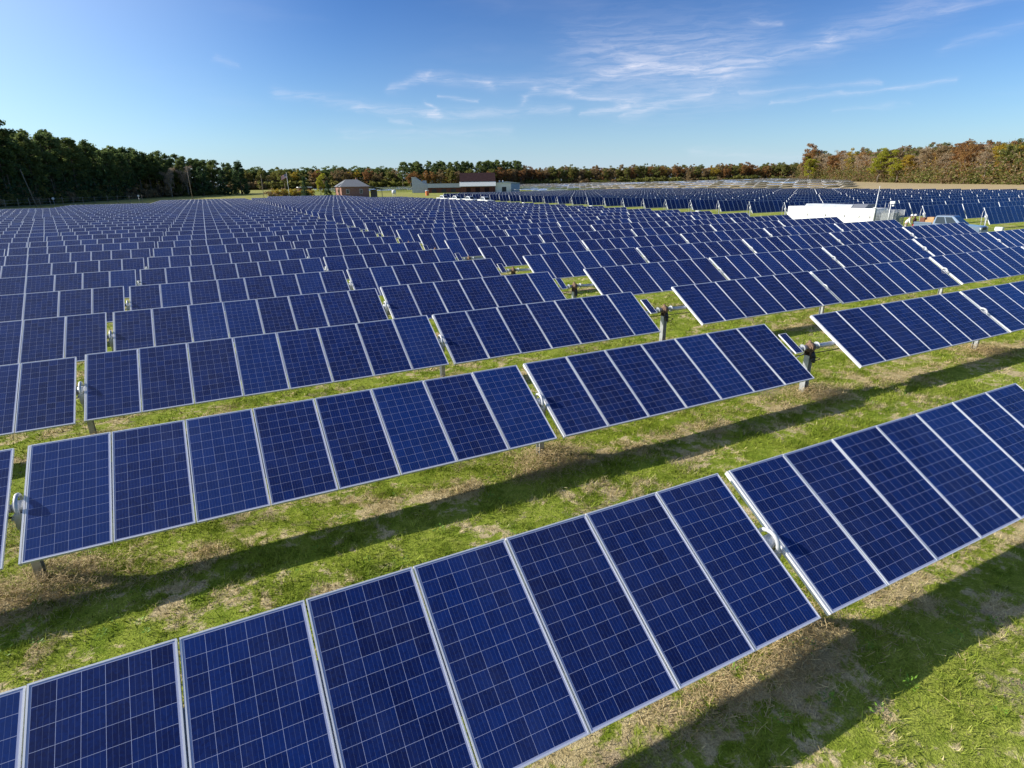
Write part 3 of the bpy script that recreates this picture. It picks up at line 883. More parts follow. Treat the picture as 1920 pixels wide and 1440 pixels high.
for s in range(6): proto('pine', 'pine', 11 + s, M_BARK)
for s in range(3): proto('cedar', 'cedar', 31 + s, M_BARK)
for s in range(3): proto('broad', 'green', 41 + s, M_BARK)
for s in range(3): proto('broad', 'rust', 51 + s, M_BARK)
for s in range(3): proto('broad', 'brown', 61 + s, M_BARK)
for s in range(4): proto('bare', 'twig', 71 + s, M_PALEBARK)
for s in range(2): proto('broad', 'gold', 81 + s, M_BARK)
for s in range(2): proto('broad', 'lime', 91 + s, M_BARK)
for s in range(2): proto('broad', 'pine', 121 + s, M_BARK)
for s in range(2): proto('shrub', 'green', 101 + s, M_BARK)
for s in range(2): proto('shrub', 'brown', 105 + s, M_BARK)
for s in range(2): proto('shrub', 'gold', 109 + s, M_BARK)
NAME = {'pine': 'pine_tree', 'cedar': 'cedar_tree', 'broad': 'broadleaf_tree', 'bare': 'bare_tree', 'shrub': 'shrub'}


def plant(sp, leaf, u, v, h, label, group, wide=1.0):
    tr, cr, H, _, _ = random.choice(TREE[(sp, leaf)])
    s = h / H
    o = thing(NAME[sp], label, 'shrub' if sp == 'shrub' else 'tree', (u, v, float(ground_z(u, v)) - 0.05), random.uniform(0, 6.28), group)
    o.scale = (s * wide, s * wide, s)
    link('trunk', tr, o); link('crown', cr, o)
    return o


def along(poly, step, jit):
    out = []; acc = 0.0
    for (a, b) in zip(poly[:-1], poly[1:]):
        L = math.hypot(b[0] - a[0], b[1] - a[1]); t = acc
        while t < L:
            f = t / L
            out.append((a[0] + (b[0] - a[0]) * f + random.uniform(-jit, jit), a[1] + (b[1] - a[1]) * f + random.uniform(-jit, jit)))
            t += step * random.uniform(.8, 1.2)
        acc = t - L
    return out


def offset(poly, dx, dy): return [(x + dx, y + dy) for x, y in poly]


MASS = {}
def mass(key, sp, leaf, u, v, h, thin=0.45):
    wd = 1.5 if key == 'mid' else 1.35
    tr, cr, H, q, a = random.choice(TREE[(sp, leaf)])
    q4 = q.reshape(-1, 4, 3); sel = rng.random(len(q4)) < thin
    q4 = q4[sel]; a = a[sel]; c = q4.mean(1, keepdims=True); q4 = c + (q4 - c) * 1.5
    s = h / H; an = random.uniform(0, 6.28); ca, sa = math.cos(an), math.sin(an)
    x = q4[..., 0] * ca - q4[..., 1] * sa; y = q4[..., 0] * sa + q4[..., 1] * ca
    P = np.stack([x * s * wd + u, y * s * wd + v, q4[..., 2] * s + float(ground_z(u, v))], -1)
    shift = rng.random()
    MASS.setdefault(key, {}).setdefault(leaf, []).append((P.reshape(-1, 3), np.clip(a * .5 + shift * .5, 0, 1)))


def fill(key, leaf, poly, depth, h0, h1, n, size=1.0):
    seg = np.array(poly, float); L = np.hypot(*np.diff(seg, axis=0).T); c = np.concatenate([[0], np.cumsum(L)])
    t = rng.uniform(0, c[-1], n); i = np.clip(np.searchsorted(c, t) - 1, 0, len(L) - 1); f = (t - c[i]) / L[i]
    P = seg[i] + (seg[i + 1] - seg[i]) * f[:, None]
    d = (seg[i + 1] - seg[i]) / L[i][:, None]; nrm = np.column_stack([-d[:, 1], d[:, 0]])
    nrm[nrm @ np.array([0.4, 0.9]) < 0] *= -1
    P = P + nrm * rng.uniform(0, depth, n)[:, None]
    top = h1 * (0.78 + 0.22 * np.sin(t * 0.55) * np.sin(t * 0.23 + 1))
    z = h0 + (top - h0) * rng.random(n)
    C = np.column_stack([P, ground_z(P[:, 0], P[:, 1]) + z])
    q = leaf_quads(C, size, rng)
    a = np.clip(0.5 + 0.35 * np.sin(t * 0.9 + 2 * np.sin(t * .31)) + rng.normal(0, .15, n), 0, 1)
    MASS.setdefault(key, {}).setdefault(leaf, []).append((q, a))


# ---- left pine wood
def lf_(v): return float(np.interp(v, [235, 262, 300, 335, 372, 395], [1.06, 1.05, 0.95, 0.85, 0.80, 0.66]))


LP = [(-98, 150), (-80, 195), (-66, 232), (-55, 266), (-43, 302), (-26, 343), (-2, 372), (20, 394)]
for k, (u, v) in enumerate(along(LP, 5.2, 1.6)):
    plant('pine', 'pine', u, v, lf_(v) * random.uniform(22.0, 26.5), 'tall dark green pine at the sunless edge of the left wood', 'pines along the left wood edge', 1.25)
for k, (u, v) in enumerate(along(offset(LP, -7, 5), 5.6, 2.0)):
    plant('pine', 'pine', u, v, lf_(v) * random.uniform(23, 27.5), 'tall pine standing a row deeper in the left wood', 'pines deeper in the left wood', 1.35)
for k, (u, v) in enumerate(along(offset(LP, 1.5, -3.0), 7.5, 1.5)):
    lf = random.choice(['green', 'brown', 'green'])
    plant('shrub', lf, u, v, random.uniform(3.5, 7), ('dull green' if lf == 'green' else 'brownish') + ' underbrush shrub at the foot of the left pines', 'underbrush below the left pines (%s)' % ('green' if lf == 'green' else 'brown'), 1.2)
for k in range(5):
    for (u, v) in along(offset(LP, -14 - 8 * k, 9 + 6 * k), 6.5, 2.5):
        mass('left', 'pine', 'pine', u, v, lf_(v) * random.uniform(22, 28), 0.4)
for (u, v) in along(offset(LP, -9, 6), 4, 2.5): mass('left', 'shrub', 'green', u, v, random.uniform(5, 10), 0.9)
for (u, v) in along(offset(LP, -18, 12), 4, 2.5): mass('left', 'shrub', 'green', u, v, random.uniform(6, 12), 0.9)
for (u, v, h, l) in ((3.5, 356, 14, 'rounded dark cedar at the right end of the left wood, nearest the utility pole'), (14.0, 362, 12.5, 'middle one of three rounded dark cedars at the left wood end'), (23, 376, 17, 'largest dark cedar, rightmost at the end of the left wood')):
    plant('cedar', 'cedar', u, v, h, l, 'cedars at the end of the left wood', 1.35)
for (u, v, h) in ((-3.5, 360, 16), (-11, 352, 15)):
    plant('bare', 'twig', u, v, h, 'pale leafless tree in front of the pines behind the utility pole', 'leafless trees before the pines')

# ---- far wood, centre left: dark pines behind, autumn trees in front
MP = [(24, 505), (80, 498), (140, 476), (150, 470)]
KN = [(150, 466), (178, 446), (206, 436), (240, 440)]
FP = [(240, 446), (285, 450), (330, 436), (380, 404), (430, 366), (470, 330)]
for (u, v) in along(offset(MP, -3, 14), 7, 2): mass('mid', 'broad', 'pine', u, v, random.uniform(15.0, 17.4), 0.5)
for (u, v) in along(offset(MP, -4, 24), 7, 2): mass('mid', 'broad', 'pine', u, v, random.uniform(15.6, 18.2), 0.5)
AUT = [('green', 'olive green'), ('green', 'olive green'), ('brown', 'brown leaved'), ('rust', 'rust red'), ('gold', 'golden yellow')]
for (u, v) in along(MP, 6.5, 3):
    lf, w = random.choice([AUT[0], AUT[1], AUT[2], AUT[2], AUT[3], AUT[4]])
    plant('broad', lf, u, v, random.uniform(11.5, 15.5), w + ' tree in the far wood behind the brick house', w + ' trees behind the brick house', 1.2)
for (u, v) in along(offset(MP, 3, -6), 7, 2): mass('mid', 'shrub', random.choice(['green', 'brown']), u, v, random.uniform(5, 8), 0.8)
plant('pine', 'pine', 140, 448, 17.8, 'lone dark pine standing out between the two halves of the far wood', None, 1.3)
for (u, v) in along(offset(KN, 2, 12), 6, 2): mass('mid', 'pine', 'pine', u, v, random.uniform(17.0, 19.5), 0.5)
for (u, v) in along(KN, 5.5, 2):
    plant('pine', 'pine', u, v, random.uniform(16.5, 19), 'dark pine rising behind the red barn', 'pines behind the red barn', 1.25)
for (u, v) in along(offset(KN, -2, -9), 7, 2.5):
    lf, w = random.choice([AUT[0], AUT[2], AUT[3], AUT[3]])
    plant('broad', lf, u, v, random.uniform(11, 14.5), w + ' tree in front of the pines behind the red barn', w + ' trees behind the red barn', 1.2)
for (u, v) in along(FP, 6.2, 3):
    lf, w = random.choice(AUT + [('brown', 'brown leaved'), ('green', 'olive green'), ('green', 'olive green')])
    plant('broad', lf, u, v, random.uniform(12.5, 16.5), w + ' tree on the far skyline beyond the grey solar block', w + ' trees beyond the grey solar block', 1.15)
for j in range(2):
    for (u, v) in along(offset(FP, 5 + 7 * j, 9 + 9 * j), 7, 2):
        mass('far', random.choice(['broad', 'broad', 'pine']) if 0 else 'broad', random.choice(['green', 'green', 'brown', 'rust']), u, v, random.uniform(13, 16), 0.6)
for (u, v) in along(offset(FP, -3, -5), 5, 2): mass('far', 'shrub', random.choice(['green', 'brown', 'green']), u, v, random.uniform(4, 6.5), 0.8)

# ---- right-hand autumn wood
RP = [(336, 252), (330, 240), (312, 208), (288, 168), (262, 132), (240, 104), (222, 78), (208, 48), (200, 20)]
pal = [('bare', 'twig', 'bare greyish'), ('bare', 'twig', 'bare greyish'), ('bare', 'twig', 'bare greyish'), ('broad', 'rust', 'rust red'), ('broad', 'green', 'olive green'), ('broad', 'brown', 'brown leaved'), ('bare', 'twig', 'bare greyish'), ('broad', 'green', 'olive green'), ('broad', 'gold', 'golden yellow'), ('broad', 'rust', 'rust red'), ('broad', 'brown', 'brown leaved')]
for (u, v) in along(RP, 4.6, 2.4):
    sp, lf, w = random.choice(pal)
    far = (u - 200) / 160
    plant(sp, lf, u, v, random.uniform(10.6, 15.0) + 2.0 * max(0, min(1, far)), w + ' tree along the edge of the right-hand autumn wood', w + ' trees of the right-hand wood', 1.15)
for (u, v) in along(offset(RP, 8, 4), 5.2, 2.4):
    sp, lf, w = random.choice(pal[:8] + pal[9:])
    plant(sp, lf, u, v, random.uniform(12.4, 16.0) + 1.5 * max(0, min(1, (u - 200) / 160)), w + ' tree a row deeper in the right-hand autumn wood', w + ' trees deeper in the right-hand wood', 1.2)
for j in range(3):
    for (u, v) in along(offset(RP, 16 + 8 * j, 8 + 4 * j), 6.5, 2.5):
        mass('right', random.choice(['broad', 'bare']) if 0 else 'broad', random.choice(['brown', 'rust', 'brown', 'green']), u, v, random.uniform(12, 15), 0.35)
for (u, v) in along(offset(RP, 4, 2), 3.6, 2): mass('right', 'shrub', random.choice(['brown', 'green', 'green', 'brown']), u, v, random.uniform(4, 8), 0.8)
for (u, v) in along(offset(RP, -5, -3), 6.5, 1.6):
    lf, w = random.choice([('brown', 'brown'), ('green', 'dull green'), ('brown', 'brown')])
    plant('shrub', lf, u, v, random.uniform(2.0, 4.2), w + ' shrub on the fringe of the right-hand wood', w + ' shrubs on the fringe of the right-hand wood', 1.4)
plant('broad', 'lime', 318, 236, 12.5, 'bright yellow tree at the left tip of the right-hand wood', None, 1.5)
plant('broad', 'lime', 282, 172, 14.5, 'yellow green tree in the right-hand wood, taller of the pair', None, 1.5)
plant('broad', 'lime', 276, 160, 11, 'lower yellow green tree beside the taller one in the right-hand wood', None, 1.7)
plant('broad', 'rust', 330, 244, 21, 'tall rust brown tree towering over the bright yellow tree', None, 1.1)

# ---- farmyard planting
plant('broad', 'lime', 47.6, 262, 10.5, 'narrow yellow green tree on the lawn left of the brick house', None, 0.85)
plant('cedar', 'cedar', 41.8, 266, 8.5, 'small dark evergreen on the lawn between flagpole and yellow green tree', None, 0.9)
plant('cedar', 'cedar', 51.5, 268, 7.0, 'dark evergreen bush against the left corner of the brick house', None, 1.0)
plant('broad', 'green', 52, 420, 15, 'golden olive tree behind the low white shed', None, 1.4)
for k in range(9):
    plant('shrub', 'gold' if k % 3 else 'brown', 31 + k * 2.1, 300 + random.uniform(-2, 2), 4.2, 'orange autumn shrub in the hedge on the lawn' if k % 3 else 'brownish shrub among the orange hedge on the lawn', 'orange hedge shrubs on the lawn' if k % 3 else 'brownish hedge shrubs on the lawn', 1.1)
for k, (u, v) in enumerate(((27, 245), (33, 246), (36.2, 246), (39, 246.5), (41, 247))):
    plant('cedar', 'cedar', u, v, 2.2, 'small dark evergreen bush in the line along the lawn edge', 'dark bushes along the lawn edge', 1.3)

fill('left', 'cedar', offset(LP, -7, 5), 12, 0, 15, 16000, 0.9)
fill('left', 'green', offset(LP, -4, 3), 6, 0, 9, 5000, 0.8)
fill('left', 'brown', offset(LP, -3, 2), 5, 0, 8, 2200, 0.7)
fill('mid', 'pine', offset(MP, -2, 10), 14, 0, 15.5, 20000, 0.9)
fill('mid', 'green', MP, 8, 0, 11, 9000, 0.7)
fill('mid', 'brown', offset(MP, 0, -1), 8, 0, 11, 8000, 0.7)
fill('mid', 'pine', offset(KN, 2, 8), 12, 0, 17.6, 13000, 0.9)
fill('mid', 'green', offset(KN, -1, -4), 8, 0, 12, 6000, 0.7)
fill('mid', 'rust', offset(KN, -1, -4), 8, 0, 12, 5000, 0.7)
fill('far', 'green', offset(FP, 1, 2), 12, 0, 12.5, 10000, 1.1)
fill('far', 'brown', offset(FP, 0, 0), 10, 0, 12, 5000, 1.1)
fill('far', 'rust', offset(FP, 0, 0), 10, 2, 11, 2500, 1.1)
fill('far', 'cedar', offset(FP, 2, 4), 10, 0, 8, 5000, 1.1)
fill('right', 'brown', offset(RP, 7, 3.5), 12, 0, 11.0, 9000, 0.45)
fill('right', 'rust', offset(RP, 7, 3.5), 10, 2, 12.0, 6000, 0.42)
fill('right', 'gold', offset(RP, 6, 3), 8, 2, 11, 3500, 0.42)
fill('right', 'twig', offset(RP, 7, 3.5), 10, 4, 13, 3500, 0.35)
fill('right', 'green', offset(RP, 4, 2), 8, 0, 8, 11000, 0.5)
LBL = {'left': 'left_pine_woodland', 'mid': 'far_woodland', 'far': 'skyline_woodland', 'right': 'autumn_woodland'}
for key, d in MASS.items():
    V = []; A = []; MI = []; mats = []
    for i, (lf, parts) in enumerate(d.items()):
        mats.append(LM[lf])
        for (P, a) in parts: V.append(P); A.append(a); MI.append(np.full(len(a), i))
    kind(link(LBL[key], np_mesh(LBL[key], np.concatenate(V), 4, mats, np.concatenate(MI), np.concatenate(A))), 'stuff')


# ------------------------------------------------------------------ buildings
def brick_mat(name, c1, c2, mortar, scale=4.0):
    M = bpy.data.materials.new(name); M.use_nodes = True; g = NT(M.node_tree); b = g.n['Principled BSDF']
    tc = g.node('ShaderNodeTexCoord'); x, y, z = g.sep(tc.outputs['Object'])
    br = g.node('ShaderNodeTexBrick'); g.l.new(g.comb(g.math('ADD', x, y), z), br.inputs['Vector'])
    br.inputs['Scale'].default_value = scale; br.inputs['Color1'].default_value = c4(c1); br.inputs['Color2'].default_value = c4(c2); br.inputs['Mortar'].default_value = c4(mortar)
    g.l.new(br.outputs['Color'], b.inputs['Base Color']); b.inputs['Roughness'].default_value = 0.9
    return M


M_BRICK = brick_mat('red_brick', (0.30, 0.13, 0.09), (0.24, 0.10, 0.075), (0.34, 0.28, 0.24))
M_SHING = mat('grey_shingles', (0.18, 0.19, 0.205), 0.9, spec=0.2, nscale=3, namt=0.15)
M_WHITE = mat('white_paint', (0.74, 0.74, 0.73), 0.5, nscale=1.5, namt=0.05)
M_WINDOW = mat('window_glass', (0.03, 0.04, 0.05), 0.08, spec=0.6)
M_REDWOOD = mat('dark_red_boards', (0.13, 0.045, 0.035), 0.85, nscale=2, namt=0.3)
M_REDROOF = mat('dark_maroon_roof', (0.035, 0.018, 0.02), 0.9, spec=0.15, nscale=1, namt=0.2)
M_GREYMETAL = mat('grey_green_sheet_metal', (0.10, 0.135, 0.135), 0.8, 0.0, 0.2, nscale=1.5, namt=0.15)
M_GREYWALL = mat('grey_sheet_metal', (0.46, 0.49, 0.53), 0.55, 0.3, nscale=1.5, namt=0.12)
M_BLUEMETAL = mat('blue_grey_door', (0.16, 0.25, 0.42), 0.55)
M_WOOD = mat('weathered_wood', (0.27, 0.22, 0.17), 0.9, nscale=4, namt=0.3)
M_ORANGE = mat('orange_plastic', (0.62, 0.17, 0.05), 0.5)

# brick house (front faces -v, left end faces the sun)
h = thing('brick_house', 'red brick house with grey hipped roof and open carport', 'house', (54.5, 254, 0))
mb = MB(); mb.box((0, 0, -0.3), (11.5, 13, 4.55)); link('wall', mb.mesh('wall', M_BRICK), h)
mb = MB(); e = .6; z0, z1 = 4.57, 7.45
A_, B_, C_, D_ = (-e, -e, z0), (11.5 + e, -e, z0), (11.5 + e, 13 + e, z0), (-e, 13 + e, z0); P_, Q_ = (3.4, 6.5, z1), (8.4, 6.5, z1)
mb.poly([A_, B_, Q_, P_]); mb.poly([B_, C_, Q_]); mb.poly([C_, D_, P_, Q_]); mb.poly([D_, A_, P_]); mb.poly([D_, C_, B_, A_])
rf = link('roof', mb.mesh('roof', M_SHING), h)
mb = MB(); mb.box((8.0, 7.0, 6.6), (8.7, 7.7, 8.1)); link('chimney', mb.mesh('chimney', M_BRICK), rf)
def window(parent, face, a, z, w, hh, t=0.0):
    """face 'f' front (y=t), 'l' left (x=t)"""
    fr = MB(); gl = MB()
    if face == 'f': fr.box((a - .1, t - .07, z - .1), (a + w + .1, t - .004, z + hh + .1)); gl.box((a, t - .09, z), (a + w, t - .074, z + hh))
    else: fr.box((t - .07, a - .1, z - .1), (t - .004, a + w + .1, z + hh + .1)); gl.box((t - .09, a, z), (t - .074, a + w, z + hh))
    o = link('window', fr.mesh('window', M_WHITE), parent); link('pane', gl.mesh('pane', M_WINDOW), o)
window(h, 'l', 5.0, 2.3, 2.2, 1.3); window(h, 'f', 2.0, 1.9, 1.1, 1.5); window(h, 'f', 7.6, 1.9, 1.1, 1.5)
mb = MB(); mb.box((11.52, 3.2, -.3), (11.7, 3.4, 4.3)); mb.box((17.2, 1.0, -.3), (17.4, 1.2, 3.2)); mb.box((17.2, 10, -.3), (17.4, 10.2, 3.2)); mb.box((14.5, 9.6, -.3), (17.4, 9.8, 3.2))
cp = link('carport', mb.mesh('carport', M_WOOD), h)
mb = MB(); mb.prism([(12.2, 4.6), (18.2, 3.3), (18.2, 3.15), (12.2, 4.45)], -.2, 11); link('carport_roof', fixn(mb.mesh('carport_roof', M_SHING)), cp)

# red barn with white eave band
b = thing('red_barn', 'dark red barn with tall maroon roof and white lean-to eave', 'barn', (128.2, 304, 0), R(-23))
mb = MB(); mb.box((0, 0, -.5), (18.6, 12, 6.0)); mb.prism([(0, 0), (1, 0), (1, 1), (0, 1)], 0, .001) if 0 else None
link('wall', mb.mesh('wall', M_REDWOOD), b)
mb = MB(); mb.poly([(-.4, -.5, 6.05), (19, -.5, 6.05), (19, 6, 10.6), (-.4, 6, 10.6)]); mb.poly([(19, 12.5, 6.05), (-.4, 12.5, 6.05), (-.4, 6, 10.6), (19, 6, 10.6)])
mb.poly([(-.4, -.5, 6.05), (-.4, 6, 10.6), (-.4, 12.5, 6.05)]); mb.poly([(19, -.5, 6.05), (19, 12.5, 6.05), (19, 6, 10.6)]); mb.poly([(-.4, 12.5, 6.05), (19, 12.5, 6.05), (19, -.5, 6.05), (-.4, -.5, 6.05)])
link('roof', fixn(mb.mesh('roof', M_REDROOF)), b)
mb = MB(); mb.prism([(-.4, 5.95), (-1.7, 3.75), (-1.7, 3.55), (-.4, 5.7)], -.5, 19.1, M=Matrix.Rotation(R(-90), 4, 'Z') @ Matrix.Scale(-1, 4, (0, 1, 0)) if 0 else None)
me = mb.mesh('eave', M_WHITE); me.transform(Matrix(((0, 1, 0, 0), (1, 0, 0, 0), (0, 0, 1, 0), (0, 0, 0, 1)))); link('eave', fixn(me), b)
for k in range(3):
    mb = MB(); mb.box((3 + 5 * k, -.06, -.3), (5.4 + 5 * k, -.004, 3.0)); link('door', mb.mesh('door', M_REDROOF), b)
# white shed to its right
s_ = thing('white_shed', 'pale metal shed with blue-grey side abutting the red barn', 'shed', (145.9, 297.4, 0), R(-23))
mb = MB(); mb.box((0, 0, -.5), (8.6, 9, 5.2)); link('wall', mb.mesh('wall', M_WHITE), s_)
mb = MB(); mb.box((8.62, 0, -.5), (13.4, 9, 4.9)); link('side_bay', mb.mesh('side_bay', M_BLUEMETAL), s_)
mb = MB(); mb.prism([(-.3, 5.25), (6.5, 5.85), (13.8, 5.0), (13.8, 4.95), (-.3, 5.2)], -.4, 9.4); rf = link('roof', fixn(mb.mesh('roof', M_GREYWALL)), s_)
for k in range(2):
    mb = MB(); mb.tube([(2.4 + k * 1.8, 2, 5.4), (2.4 + k * 1.8, 2, 6.3), (2.4 + k * 1.8, 2, 6.5)], [.4, .4, .1], 10); link('roof_vent', mb.mesh('roof_vent', M_WHITE), rf)
mb = MB(); mb.box((3.6, -.06, -.3), (6.0, -.004, 3.1)); link('door', mb.mesh('door', M_DARK), s_)
# long low building
b = thing('low_farm_building', 'long low brown farm building under a grey-green metal roof', 'farm building', (112.2, 311.5, 0), R(-23))
mb = MB(); mb.box((0, 0, -.5), (17.6, 9, 3.3)); link('wall', mb.mesh('wall', M_REDWOOD), b)
mb = MB(); mb.prism([(-.5, 3.2), (4.5, 5.3), (9.5, 3.2), (9.5, 3.1), (-.5, 3.1)], -.4, 18.0)
me = mb.mesh('roof', M_GREYMETAL); me.transform(Matrix(((0, 1, 0, 0), (1, 0, 0, 0), (0, 0, 1, 0), (0, 0, 0, 1)))); link('roof', fixn(me), b)
for k in range(3):
    mb = MB(); mb.box((2 + 5.2 * k, -.06, -.3), (4.6 + 5.2 * k, -.004, 2.5)); link('door', mb.mesh('door', M_DARK), b)
# grey elevator with stepped slope
b = thing('grain_elevator', 'grey sheet metal grain elevator with a sloping conveyor housing', 'farm building', (107.0, 323, 0), R(-23))
mb = MB(); mb.prism([(0, -.5), (8.4, -.5), (8.4, 5.4), (6.6, 5.6), (2.5, 8.4), (0, 8.6)], 0, 5); link('wall', fixn(mb.mesh('wall', M_GREYWALL)), b)
mb = MB(); mb.box((5.9, 1, 5.65), (7.9, 3, 7.0)); link('hopper', mb.mesh('hopper', M_GREYWALL), b)
mb = MB(); mb.box((-.2, -.2, 8.62), (2.4, 5.2, 8.85)); link('roof', mb.mesh('roof', M_WHITE), b)
# small white shed on the lawn
b = thing('low_white_shed', 'low shed with pale flat roof on the lawn by the flagpole', 'shed', (46.5, 318, 0))
mb = MB(); mb.box((0, 0, -.3), (6, 5, 4.2)); link('wall', mb.mesh('wall', M_REDWOOD), b)
mb = MB(); mb.prism([(-.4, 4.25), (6.4, 4.25), (6.4, 4.7), (-.4, 4.7)], -.4, 5.4); link('roof', fixn(mb.mesh('roof', M_WHITE)), b)
# portable toilet
b = thing('portable_toilet', 'orange portable toilet with white roof by the farmyard', 'portable toilet', (95.5, 266, 0))
mb = MB(); mb.box((0, 0, 0), (1.3, 1.3, 2.1)); link('cabin', bevel(mb.mesh('cabin', M_ORANGE), .04), b)
mb = MB(); mb.prism([(-.08, 2.12), (1.38, 2.12), (1.3, 2.3), (.65, 2.42), (0, 2.3)], -.08, 1.38); link('roof', fixn(mb.mesh('roof', M_WHITE)), b)
mb = MB(); mb.box((.2, -.03, .1), (1.1, -.004, 1.95)); link('door', mb.mesh('door', M_ORANGE), b)
# white tank and dark tractor-size bush in the yard
b = thing('white_tank', 'small white tank on legs in the farmyard right of the carport', 'tank', (79, 262, 0))
mb = MB(); mb.tube([(0, 0, 1.2), (0, 0, 1.4), (0, 0, 2.6), (0, 0, 2.9), (0, 0, 3.0)], [.5, .9, .9, .5, .1], 14); link('vessel', mb.mesh('vessel', M_WHITE), b)
for sx, sy in ((-1, -1), (1, -1), (1, 1), (-1, 1)):
    mb = MB(); mb.tube([(sx * .6, sy * .6, -.1), (sx * .5, sy * .5, 1.5)], .06, 6); link('leg', mb.mesh('leg', M_WHITE), b)


# ------------------------------------------------------------------ poles, flag, fence
def pole(u, v, hgt, label, lean=0.0, arm=True):
    o = thing('utility_pole', label, 'utility pole', (u, v, 0), 0.3)
    mb = MB(); mb.tube([(0, 0, -.3), (lean * .5, 0, hgt * .5), (lean, 0, hgt)], [.12, .10, .08], 8); link('mast', mb.mesh('mast', M_WOOD), o)
    if arm:
        mb = MB(); mb.box((lean - 1.1, -.06, hgt - .7), (lean + 1.1, .06, hgt - .57)); ca = link('crossarm', mb.mesh('crossarm', M_WOOD), o)
        for k in (-1, 0, 1):
            mb = MB(); mb.tube([(lean + k, 0, hgt - .57), (lean + k, 0, hgt - .4)], .05, 6); link('insulator', mb.mesh('insulator', M_CAST), ca)


pole(-43.5, 230, 11.2, 'leaning grey utility pole against the dark left pines', -1.6, False)
pole(-1.2, 288, 13.6, 'tall utility pole with crossarm before the pale leafless trees', 0.0)
pole(24.6, 258, 9.6, 'utility pole at the right end of the left wood beside the lawn', 0.0, False)
o = thing('flagpole', 'white flagpole on the lawn between utility pole and house', 'flagpole', (36.0, 272, 0))
mb = MB(); mb.tube([(0, 0, -.2), (0, 0, 10.5)], [.11, .06], 8); mb.tube([(0, 0, 10.45), (0, 0, 10.6), (0, 0, 10.7)], [.06, .11, .03], 8); link('mast', mb.mesh('mast', M_WHITE), o)


def flag():
    M = bpy.data.materials.new('striped_flag'); M.use_nodes = True; g = NT(M.node_tree); b_ = g.n['Principled BSDF']
    uvn = g.node('ShaderNodeUVMap', uv_map='uv'); x, y, z = g.sep(uvn.outputs[0])
    st = g.math('LESS_THAN', g.math('FRACT', g.math('MULTIPLY', y, 6.5)), 0.5)
    c = g.mix(st, c4((0.8, 0.8, 0.8)), c4((0.55, 0.05, 0.07)))
    cn = g.math('MULTIPLY', g.math('LESS_THAN', x, 0.4), g.math('GREATER_THAN', y, 0.46))
    sx = g.math('SUBTRACT', g.math('FRACT', g.math('MULTIPLY', x, 15.0)), .5); sy = g.math('SUBTRACT', g.math('FRACT', g.math('MULTIPLY', y, 9.3)), .5)
    star = g.math('LESS_THAN', g.math('ADD', g.math('MULTIPLY', sx, sx), g.math('MULTIPLY', sy, sy)), 0.07)
    c = g.mix(cn, c, g.mix(star, c4((0.03, 0.05, 0.2)), c4((0.8, 0.8, 0.8))))
    g.l.new(c, b_.inputs['Base Color']); b_.inputs['Roughness'].default_value = 0.8
    mb = MB(); nx, ny = 18, 8
    def P(i, j):
        a, b2 = i / nx, j / ny
        return (-0.1 - 2.3 * a, 0.25 * math.sin(a * 9 + b2) * a + .1 * a, 8.0 + 1.7 * b2 - 0.9 * a * a + .08 * math.sin(a * 7))
    for i in range(nx):
        for j in range(ny):
            mb.poly([P(i, j), P(i + 1, j), P(i + 1, j + 1), P(i, j + 1)], 0, [(i / nx, j / ny), ((i + 1) / nx, j / ny), ((i + 1) / nx, (j + 1) / ny), (i / nx, (j + 1) / ny)], True)
    return mb.mesh('flag', M)


thing('flag', 'red and white striped flag with blue canton flying from the flagpole', 'flag', (36.0, 272, 0.3), data=flag())

# wooden posts of the left field fence: one fence, each post and the rails its parts
f = thing('field_fence', 'thin wooden post and wire fence along the left wood', 'fence', (-46, 185, 0))
FL = [(-50.5, 190), (-46, 208), (-40.5, 226), (-33, 240), (-24, 252), (-14, 262)]
fp = along(FL, 5.0, 0.1)
for (u, v) in fp:
    mb = MB(); a, b_ = u + 46, v - 185; mb.tube([(a, b_, -.3), (a + random.uniform(-.15, .15), b_, random.uniform(2.7, 3.1))], .075, 6); link('fence_post', mb.mesh('fence_post', M_WOOD), f)
for z in (.9, 1.7, 2.5):
    mb = MB(); mb.tube([(u + 46, v - 185, z) for u, v in fp], .012, 4); link('wire', mb.mesh('wire', M_GALV), f)
f = thing('far_field_fence', 'thin post fence in the dry field before the right-hand wood', 'fence', (190, 60, 0))
fp = along([(203, 62), (212, 84), (226, 110), (243, 136), (262, 166), (284, 206)], 7, .2)
for (u, v) in fp:
    mb = MB(); mb.tube([(u - 190, v - 60, -.3), (u - 190, v - 60, 2.3)], .07, 6); link('fence_post', mb.mesh('fence_post', M_WOOD), f)
for z in (.9, 1.9):
    mb = MB(); mb.tube([(u - 190, v - 60, z) for u, v in fp], .012, 4); link('wire', mb.mesh('wire', M_GALV), f)
for (u, v, l) in ((-37.5, 222, 'small round white marker among the left fence posts, the left one of two'), (-17.8, 252, 'small round white marker near the right end of the left fence')):
    o = thing('marker', l, 'marker', (u, v, 0))
    mb = MB(); mb.tube([(0, 0, -.2), (0, 0, 2.4)], .04, 6); link('stake', mb.mesh('stake', M_GALV), o)
    mb = MB(); mb.tube([(0, -.04, 2.65), (0, .04, 2.65)], .36, 14); link('disc', mb.mesh('disc', M_WHITE), o)


